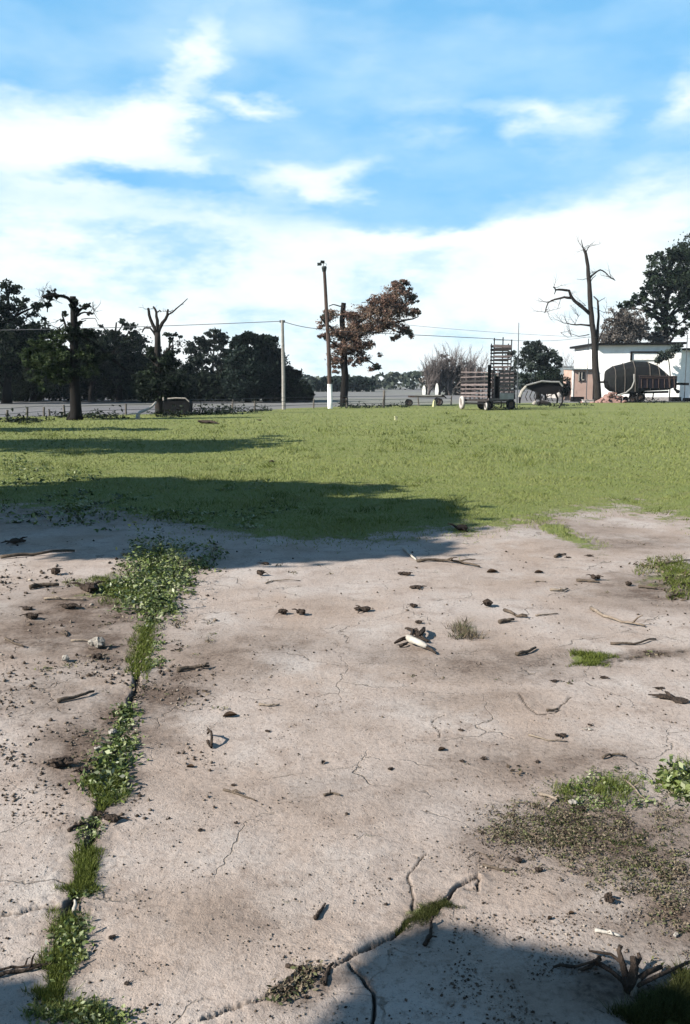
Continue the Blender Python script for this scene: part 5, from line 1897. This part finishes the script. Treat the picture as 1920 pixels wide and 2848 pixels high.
def clod(px, py, w, h, label, mat='clod', name='earth_clod', cat='clod', group='dark clods on the ground', curl=False):
    """lumpy torn clod: several facets and spurs"""
    b_ = G(px, py)
    mb_ = MB()
    for k in range(3):
        c_ = b_ + Vector((random.uniform(-.3, .3) * w, random.uniform(-.25, .25) * w, 0))
        n1, n2 = 5, 8
        s_ = random.uniform(.45, .75)
        vs_ = []
        for j in range(n1 + 1):
            f_ = math.pi * j / n1
            for i in range(n2):
                a_ = 2 * math.pi * i / n2
                jt = random.uniform(.72, 1.2)
                vs_.append(c_ + Vector((math.sin(f_) * math.cos(a_) * w * .5 * s_ * jt, math.sin(f_) * math.sin(a_) * w * .42 * s_ * jt, h * .42 + math.cos(f_) * h * .5 * jt * s_)))
        fs_ = []
        for j in range(n1):
            for i in range(n2):
                fs_.append((j * n2 + i, (j + 1) * n2 + i, (j + 1) * n2 + (i + 1) % n2, j * n2 + (i + 1) % n2))
        mb_.add(vs_, fs_)
    for k in range(3 if cat != 'stone' else 0):
        a_ = random.uniform(0, 6.28)
        e = b_ + Vector((math.cos(a_) * w * .75, math.sin(a_) * w * .6, h * random.uniform(.05, .8)))
        mb_.tube([b_ + Vector((0, 0, h * .3)), b_.lerp(e, .6) + Vector((0, 0, h * .3)), e], [w * .07, w * .05, w * .02], 5)
    o_ = mb_.build(name, M[mat], None, loc=b_)
    return tag(o_, label, cat, group)


def dead_leaf(px, py, L, rot, label, mat='deadleaf'):
    b_ = G(px, py)
    mb_ = MB()
    vs_ = []
    for i in range(7):
        s_ = i / 6
        w_ = math.sin(math.pi * min(1, s_ * .95 + .04)) * L * .28
        for j in range(3):
            u_ = j - 1
            vs_.append(Vector(((s_ - .5) * L, u_ * w_, .004 + abs(u_) * w_ * .9 + .18 * L * (s_ - .4) ** 2)))
    R = __import__('mathutils').Matrix.Rotation(rot, 3, 'Z')
    vs_ = [R @ v_ + b_ for v_ in vs_]
    low = [v_ + Vector((0, 0, -.003)) for v_ in vs_]
    fs_ = []
    for i in range(6):
        for j in range(2):
            a_ = i * 3 + j
            fs_.append((a_, a_ + 3, a_ + 4, a_ + 1))
            fs_.append((a_ + 21, a_ + 22, a_ + 25, a_ + 24))
    mb_.add(vs_ + low, fs_)
    o_ = mb_.build('dead_leaf', M[mat], None, loc=b_)
    return tag(o_, label, 'leaf', 'curled dead leaves on the ground')


# sticks
stick([(1126, 1527), (1146, 1548), (1158, 1560)], .016, 'straight pale stick end pointing up left at the edge of the shadow', 'bleached', lift=.02)
stick([(1158, 1562), (1225, 1560), (1290, 1568), (1335, 1578)], .015, 'long grey branch lying along the edge of the big shadow', 'stick', 3, 'fallen_branch', 'branch')
stick([(0, 1557), (90, 1550), (208, 1540)], .02, 'long dark stick at the left edge below the shadow', 'stick')
stick([(82, 1640), (110, 1634), (165, 1633)], .022, 'stubby dark stick left of the weed mound', 'stick')
stick([(126, 1668), (180, 1670), (240, 1672)], .011, 'pale stick lying below the stubby dark stick', 'stick_pale', 1)
stick([(160, 1958), (205, 1950), (262, 1930)], .0125, 'straight dark stick alone on the sand at left', 'stick')
stick([(494, 1868), (530, 1862), (582, 1858)], .015, 'dark stick right of the yellow green grass strip', 'stick', 2)
stick([(738, 1624), (760, 1618), (836, 1617)], .006, 'thin forked twig above the two small clods', 'stick_pale', 1)
stick([(1644, 1695), (1680, 1716), (1730, 1732), (1795, 1746)], .0125, 'long bent stick on the bare slab at right', 'stick_pale', 1)
stick([(1700, 1795), (1760, 1795), (1825, 1782)], .009, 'thin curved stick just above the soil joint at right', 'stick')
stick([(1436, 1828), (1465, 1820), (1490, 1808)], .013, 'short dark stick in the stained soil, centre right', 'stick')
stick([(1404, 1700), (1440, 1718), (1468, 1720)], .012, 'forked twig beside the dark torn clod at centre right', 'stick', 2)
stick([(1388, 1735), (1410, 1732), (1430, 1730)], .016, 'short thick dark stick just below the forked twig', 'stick')
stick([(1675, 2112), (1700, 2104), (1740, 2108)], .007, 'arched dark twig above the bank of weeds', 'stick', 0, lift=.14)
stick([(1520, 1980), (1535, 1980), (1552, 1977)], .009, 'short dark twig in the faint crack', 'stick')
stick([(1840, 1570), (1880, 1566), (1920, 1560)], .011, 'slim grey stick above the weeds at the right edge', 'stick', 1)
stick([(1530, 1643), (1565, 1645), (1580, 1640)], .012, 'pale based stick under the dark torn clod at upper right', 'stick_pale', 1)
stick([(1605, 1615), (1640, 1618), (1668, 1622)], .013, 'short dark stick left of the right edge weeds', 'stick')
stick([(1776, 1634), (1800, 1636), (1826, 1640)], .014, 'dark stick touching the weeds at the right edge', 'stick')
stick([(1854, 1662), (1880, 1659), (1902, 1656)], .013, 'dark stick below the weeds at the right edge', 'stick', 1)
stick([(1542, 1548), (1560, 1542), (1575, 1541)], .014, 'short brown stick on the pale slab near the lawn edge', 'stick')
stick([(1488, 1618), (1500, 1617), (1520, 1618)], .007, 'tiny pale straight twig in the middle of the pale slab', 'stick_pale')
stick([(722, 1960), (745, 1963), (778, 1962)], .008, 'small straight dark twig on the middle slab', 'stick_pale')
stick([(1490, 1716), (1520, 1713), (1553, 1710)], .006, 'thin pale twig right of the forked twig', 'stick_pale')
stick([(1345, 2410), (1385, 2420), (1432, 2424)], .0055, 'long dark twig at the lower left edge of the leaf litter', 'stick', 1)
stick([(1500, 2212), (1535, 2222), (1552, 2232), (1526, 2250)], .007, 'hooked pale and dark twig beside the round pale stone', 'stick_pale', 1)
stick([(1655, 2594), (1690, 2600), (1728, 2610)], .0065, 'white bleached twig above the forked root clump', 'bleached', 1)
stick([(623, 2195), (650, 2204), (690, 2218), (712, 2228)], .005, 'spray of thin twigs on the lower middle slab', 'stick', 3)
stick([(900, 2213), (925, 2207), (948, 2214)], .006, 'short dark bark strip on the lower middle slab', 'stick', 1)
stick([(875, 2570), (890, 2550), (905, 2528)], .0065, 'stubby black twig on the near slab above the crack', 'clod', 0, lift=.02)
stick([(902, 2755), (908, 2728), (918, 2705), (928, 2698)], .0065, 'upright black bark strip beside the crack', 'clod', 0, lift=.02)
stick([(795, 2703), (820, 2706), (848, 2706)], .006, 'flat black bark strip above the crack litter', 'clod', 0, lift=.02)
stick([(1180, 2640), (1195, 2610), (1200, 2575)], .007, 'dark twisted twig at the shadow edge below the moss', 'clod', 2, lift=.05)
stick([(-20, 2728), (60, 2712), (160, 2692)], .006, 'long dark twig at the left edge near the bottom', 'clod', 1, lift=.05)
stick([(-20, 2712), (50, 2700), (140, 2694)], .0045, 'thin twig lying across the long dark twig at bottom left', 'clod', 1, lift=.06)
stick([(190, 2320), (215, 2305), (240, 2300)], .008, 'dark twig left of the brown leaf heap in the joint', 'clod', 1)
stick([(205, 2545), (210, 2528), (208, 2515)], .007, 'short bleached twig standing in the weedy joint', 'bleached', 0, lift=.1)
stick([(580, 2065), (584, 2080), (578, 2040)], .009, 'upright dark curled bark beside the middle slab stain', 'clod', 1, lift=.25)
stick([(16, 1775), (40, 1792), (66, 1804)], .009, 'small forked twig near the left edge', 'stick', 2)
stick([(170, 1762), (186, 1772), (175, 1755)], .007, 'tiny pointed twig left of the grass strip', 'stick', 1)
stick([(200, 1785), (250, 1786), (292, 1792)], .007, 'pale thin twig above the brown stone', 'stick_pale')
stick([(1365, 2395), (1330, 2372), (1300, 2390)], .002, 'hair thin twig by the bank edge', 'stick', 0)
stick([(1470, 2045), (1520, 2060), (1580, 2065)], .005, 'faint thin twig on the stained slab at right', 'stick_pale')
stick([(1740, 2170), (1770, 2200), (1800, 2235)], .005, 'thin pale stem across the green bank', 'stick_pale', 1)
stick([(1470, 2320), (1500, 2335), (1530, 2330)], .005, 'small twig within the leaf litter', 'stick', 1)

clod(577, 1178, .85, .2, 'low dark earth heap alone on the lawn before the treeline', group=None)
clod(722, 1170, .2, .08, 'tiny dark clod on the lawn left of the lamp pole', group=None)
clod(758, 1285, .12, .06, 'small dark clod on the lawn between the two shadows', group=None)

# root with white end
b = G(1140, 1790)
t_ = empty('torn_root', b, 'torn dark root clump with one white bare end, centre of the slab', 'root')
mb = MB()
for a_, e_, r_ in (((1150, 1785), (1095, 1792), .018), ((1135, 1790), (1130, 1752), .016), ((1145, 1785), (1185, 1755), .022), ((1150, 1780), (1192, 1790), .018), ((1160, 1770), (1150, 1758), .02), ((1188, 1805), (1208, 1822), .015), ((1110, 1800), (1135, 1795), .012), ((1165, 1765), (1180, 1790), .016)):
    r_ *= .8
    P = rnd_path(G(*a_), G(*e_), .12, 4, .1)
    for q in P:
        q.z += r_
    mb.tube(P, [r_, r_ * 1.1, r_ * .9, r_ * .7, r_ * .4], 6, .4)
mb.build('root', M['clod'], t_)
mb = MB()
P = rnd_path(G(1135, 1785), G(1186, 1812), .06, 5, .05)
for q in P:
    q.z += .028
mb.tube(P, [.018, .024, .023, .021, .019, .014], 7, .15)
mb.build('bare_end', M['bleached'], t_, smooth=True)

# clods and torn bits
for a in ((785, 1708, .07, .05, 'dark forked clod, left one of the pair on the middle slab'), (835, 1708, .085, .06, 'dark pointed clod, right one of the pair on the middle slab'),
          (1010, 1700, .12, .045, 'long low dark clod right of the pair of clods'), (728, 1602, .08, .07, 'round dark clod with spurs right of the weed mound'), (735, 1573, .09, .03, 'flat dark clod at the shadow edge right of the mound'),
          (1275, 1478, .22, .09, 'large black clod at the lawn edge beside the shadow tip'), (1125, 1600, .1, .04, 'grey torn clod below the long grey branch'), (1160, 1637, .11, .03, 'greyish flat clod under the torn clod'),
          (1358, 1688, .1, .07, 'tall dark torn clod at centre right'), (1655, 1612, .1, .07, 'dark torn clod in the stained soil at upper right'), (1751, 1630, .05, .05, 'small black clod near the right edge weeds'),
          (248, 1648, .2, .09, 'big black curled clod left of the weed mound'), (155, 1600, .1, .08, 'dark ragged clod near the left edge below the shadow'), (45, 1516, .2, .08, 'black clod at the left edge inside the shadow border'),
          (90, 1722, .1, .06, 'dark clod near the left edge of the sand'), (200, 1690, .13, .05, 'reddish dark clod under the pale stick'), (272, 1835, .07, .05, 'small dark clod below the brown stone'),
          (75, 1695, .08, .03, 'flat dark clod upper left on the sand'), (175, 2135, .1, .05, 'dark torn clump left of the thick joint weeds'), (225, 2150, .06, .03, 'small dark crumb clump right of the torn clump'),
          (320, 2287, .075, .035, 'black brown leaf heap sticking out of the joint to the right'), (275, 2275, .05, .03, 'black weed clump in the joint beside the leaf heap'), (1610, 2258, .045, .028, 'round clod half dark half pale above the leaf litter'),
          (1695, 2512, .042, .034, 'dark spiky clod alone on the pale slab at lower right'), (1150, 1690, .06, .04, 'small dark hooked clod below the greyish flat clod'), (1165, 1735, .05, .03, 'small dark clod above the torn root'),
          (310, 2620, .024, .014, 'dark ring shaped clod on the near left slab'), (355, 2750, .022, .01, 'dark crumb near the bottom left'), (560, 2315, .02, .012, 'tiny pointed clod on the near slab'), (745, 2032, .03, .012, 'small dark clod on the middle slab'),
          (650, 2180, .022, .01, 'small black crumb above the twig spray'), (655, 2293, .017, .01, 'little dark crumb below the twig spray'), (963, 2265, .018, .008, 'small black crumb right of the bark strip'), (1090, 2140, .03, .012, 'dark crumb in the middle of the near slab'),
          (1072, 2528, .014, .01, 'black crumb left of the crack moss'), (1083, 2454, .012, .008, 'black crumb above the crack moss'), (855, 2788, .016, .012, 'round black crumb below the crack litter'), (1448, 2400, .03, .022, 'dark clod at the left tip of the leaf litter'),
          (1500, 2428, .03, .02, 'dark clod below the leaf litter, middle'), (1348, 2108, .03, .012, 'greenish smear clod on the near slab right'), (1285, 2118, .024, .014, 'dark crumb right of the near slab middle'), (1495, 2118, .024, .012, 'dark crumb left of the arched twig'),
          (1545, 1900, .05, .014, 'flat dark clod below the moss tuft'), (1680, 1888, .05, .018, 'small dark clod right of the moss tuft'), (1280, 2030, .03, .01, 'small crumb at the end of the faint crack'), (1560, 2050, .05, .02, 'dark torn tuft on the stained slab'),
          (1835, 1920, .05, .012, 'flat dark clod near the right edge'), (1870, 1950, .16, .02, 'long low dark clod at the right edge'), (1645, 2020, .03, .012, 'small dark crumb below the pale slab'), (1580, 1548, .05, .02, 'small dark clod right of the short brown stick'), (1640, 1545, .07, .02, 'dark flat clod near the grass tongue')):
    clod(*a)
for a in ((262, 1805, .12, .09, 'pale brown stone with a dark hollow left of the grass strip'), (180, 1842, .07, .05, 'small greyish stone at left'), (1592, 2240, .042, .03, 'round pale stone on the edge of the leaf litter'),
          (1882, 2604, .022, .016, 'small white pebble in the litter near the right edge'), (590, 1535, .16, .1, 'pale grey stone at the right foot of the weed mound'), (350, 1545, .14, .06, 'pale flat stone at the left foot of the weed mound'),
          (1635, 2030, .04, .012, 'small whitish stone on the stained slab'), (310, 2040, .05, .03, 'white pebble among the thick joint weeds'), (270, 2085, .045, .025, 'pale pebble at the left of the thick joint weeds'),
          (1295, 1512, .07, .02, 'white pebble at the shadow tip')):
    clod(*a, mat='stone', name='pale_stone', cat='stone', group='pale stones on the ground')
for a in ((640, 1990, .07, .3, 'small curled leaf on the middle slab'), (900, 2120, .03, 1.2, 'tiny curled leaf on the lower middle slab'), (1500, 1590, .08, .1, 'flat dead leaf on the pale slab'), (530, 2130, .035, 0, 'dark little leaf on the near left slab'),
          (1230, 2085, .04, .5, 'curled leaf by the faint crack end'), (1370, 1590, .1, .2, 'leaf beside the long grey branch'), (1530, 2560, .02, .6, 'small leaf on the pale slab above the dark shadow'), (1590, 2545, .02, .1, 'small pale leaf on the slab at lower right')):
    dead_leaf(*a)

# forked dry root clump lower right
b = G(1752, 2762)
t_ = empty('dry_root_clump', b, 'dry forked root clump with upright stems at the lower right', 'root')
mb = MB()


def P3(px, py, z):
    """point at height z over the ground plane on the ray through a pixel"""
    d = ray(px, py)
    tt_ = (z - H) / d.z
    return Vector((d.x * tt_, d.y * tt_, z))


for pts, r_ in (([(1752, 2762, .0), (1757, 2730, .03), (1765, 2690, .06), (1762, 2660, .08)], .011), ([(1748, 2762, 0), (1742, 2720, .03), (1732, 2680, .05), (1722, 2645, .07), (1728, 2630, .08)], .008), ([(1755, 2760, 0), (1775, 2725, .03), (1800, 2705, .04), (1840, 2690, .03)], .008),
                ([(1752, 2750, .01), (1790, 2735, .03), (1830, 2715, .03), (1920, 2675, .02)], .006), ([(1745, 2755, 0), (1735, 2730, .02), (1700, 2700, .03), (1660, 2680, .02)], .006), ([(1700, 2700, .02), (1660, 2672, .03), (1600, 2690, .01)], .004),
                ([(1670, 2665, .02), (1640, 2690, .01), (1610, 2700, .005)], .005), ([(1732, 2680, .05), (1700, 2655, .04), (1640, 2645, .01)], .004), ([(1765, 2690, .06), (1780, 2665, .06), (1775, 2650, .07)], .006), ([(1600, 2690, .005), (1560, 2684, .005), (1540, 2690, .005)], .004)):
    P = [P3(*q) for q in pts]
    mb.tube(P, [r_ * 1.35 * (1 - .45 * i / (len(P) - 1)) for i in range(len(P))], 6, .35)
mb.build('root', M['clod'], t_, smooth=True)
mb = MB()
P = [P3(1762, 2775, .0), P3(1768, 2740, .02), P3(1780, 2722, .035)]
mb.tube(P, [.009, .01, .006], 6, .2)
mb.build('bare_stem', M['stick_pale'], t_, smooth=True)
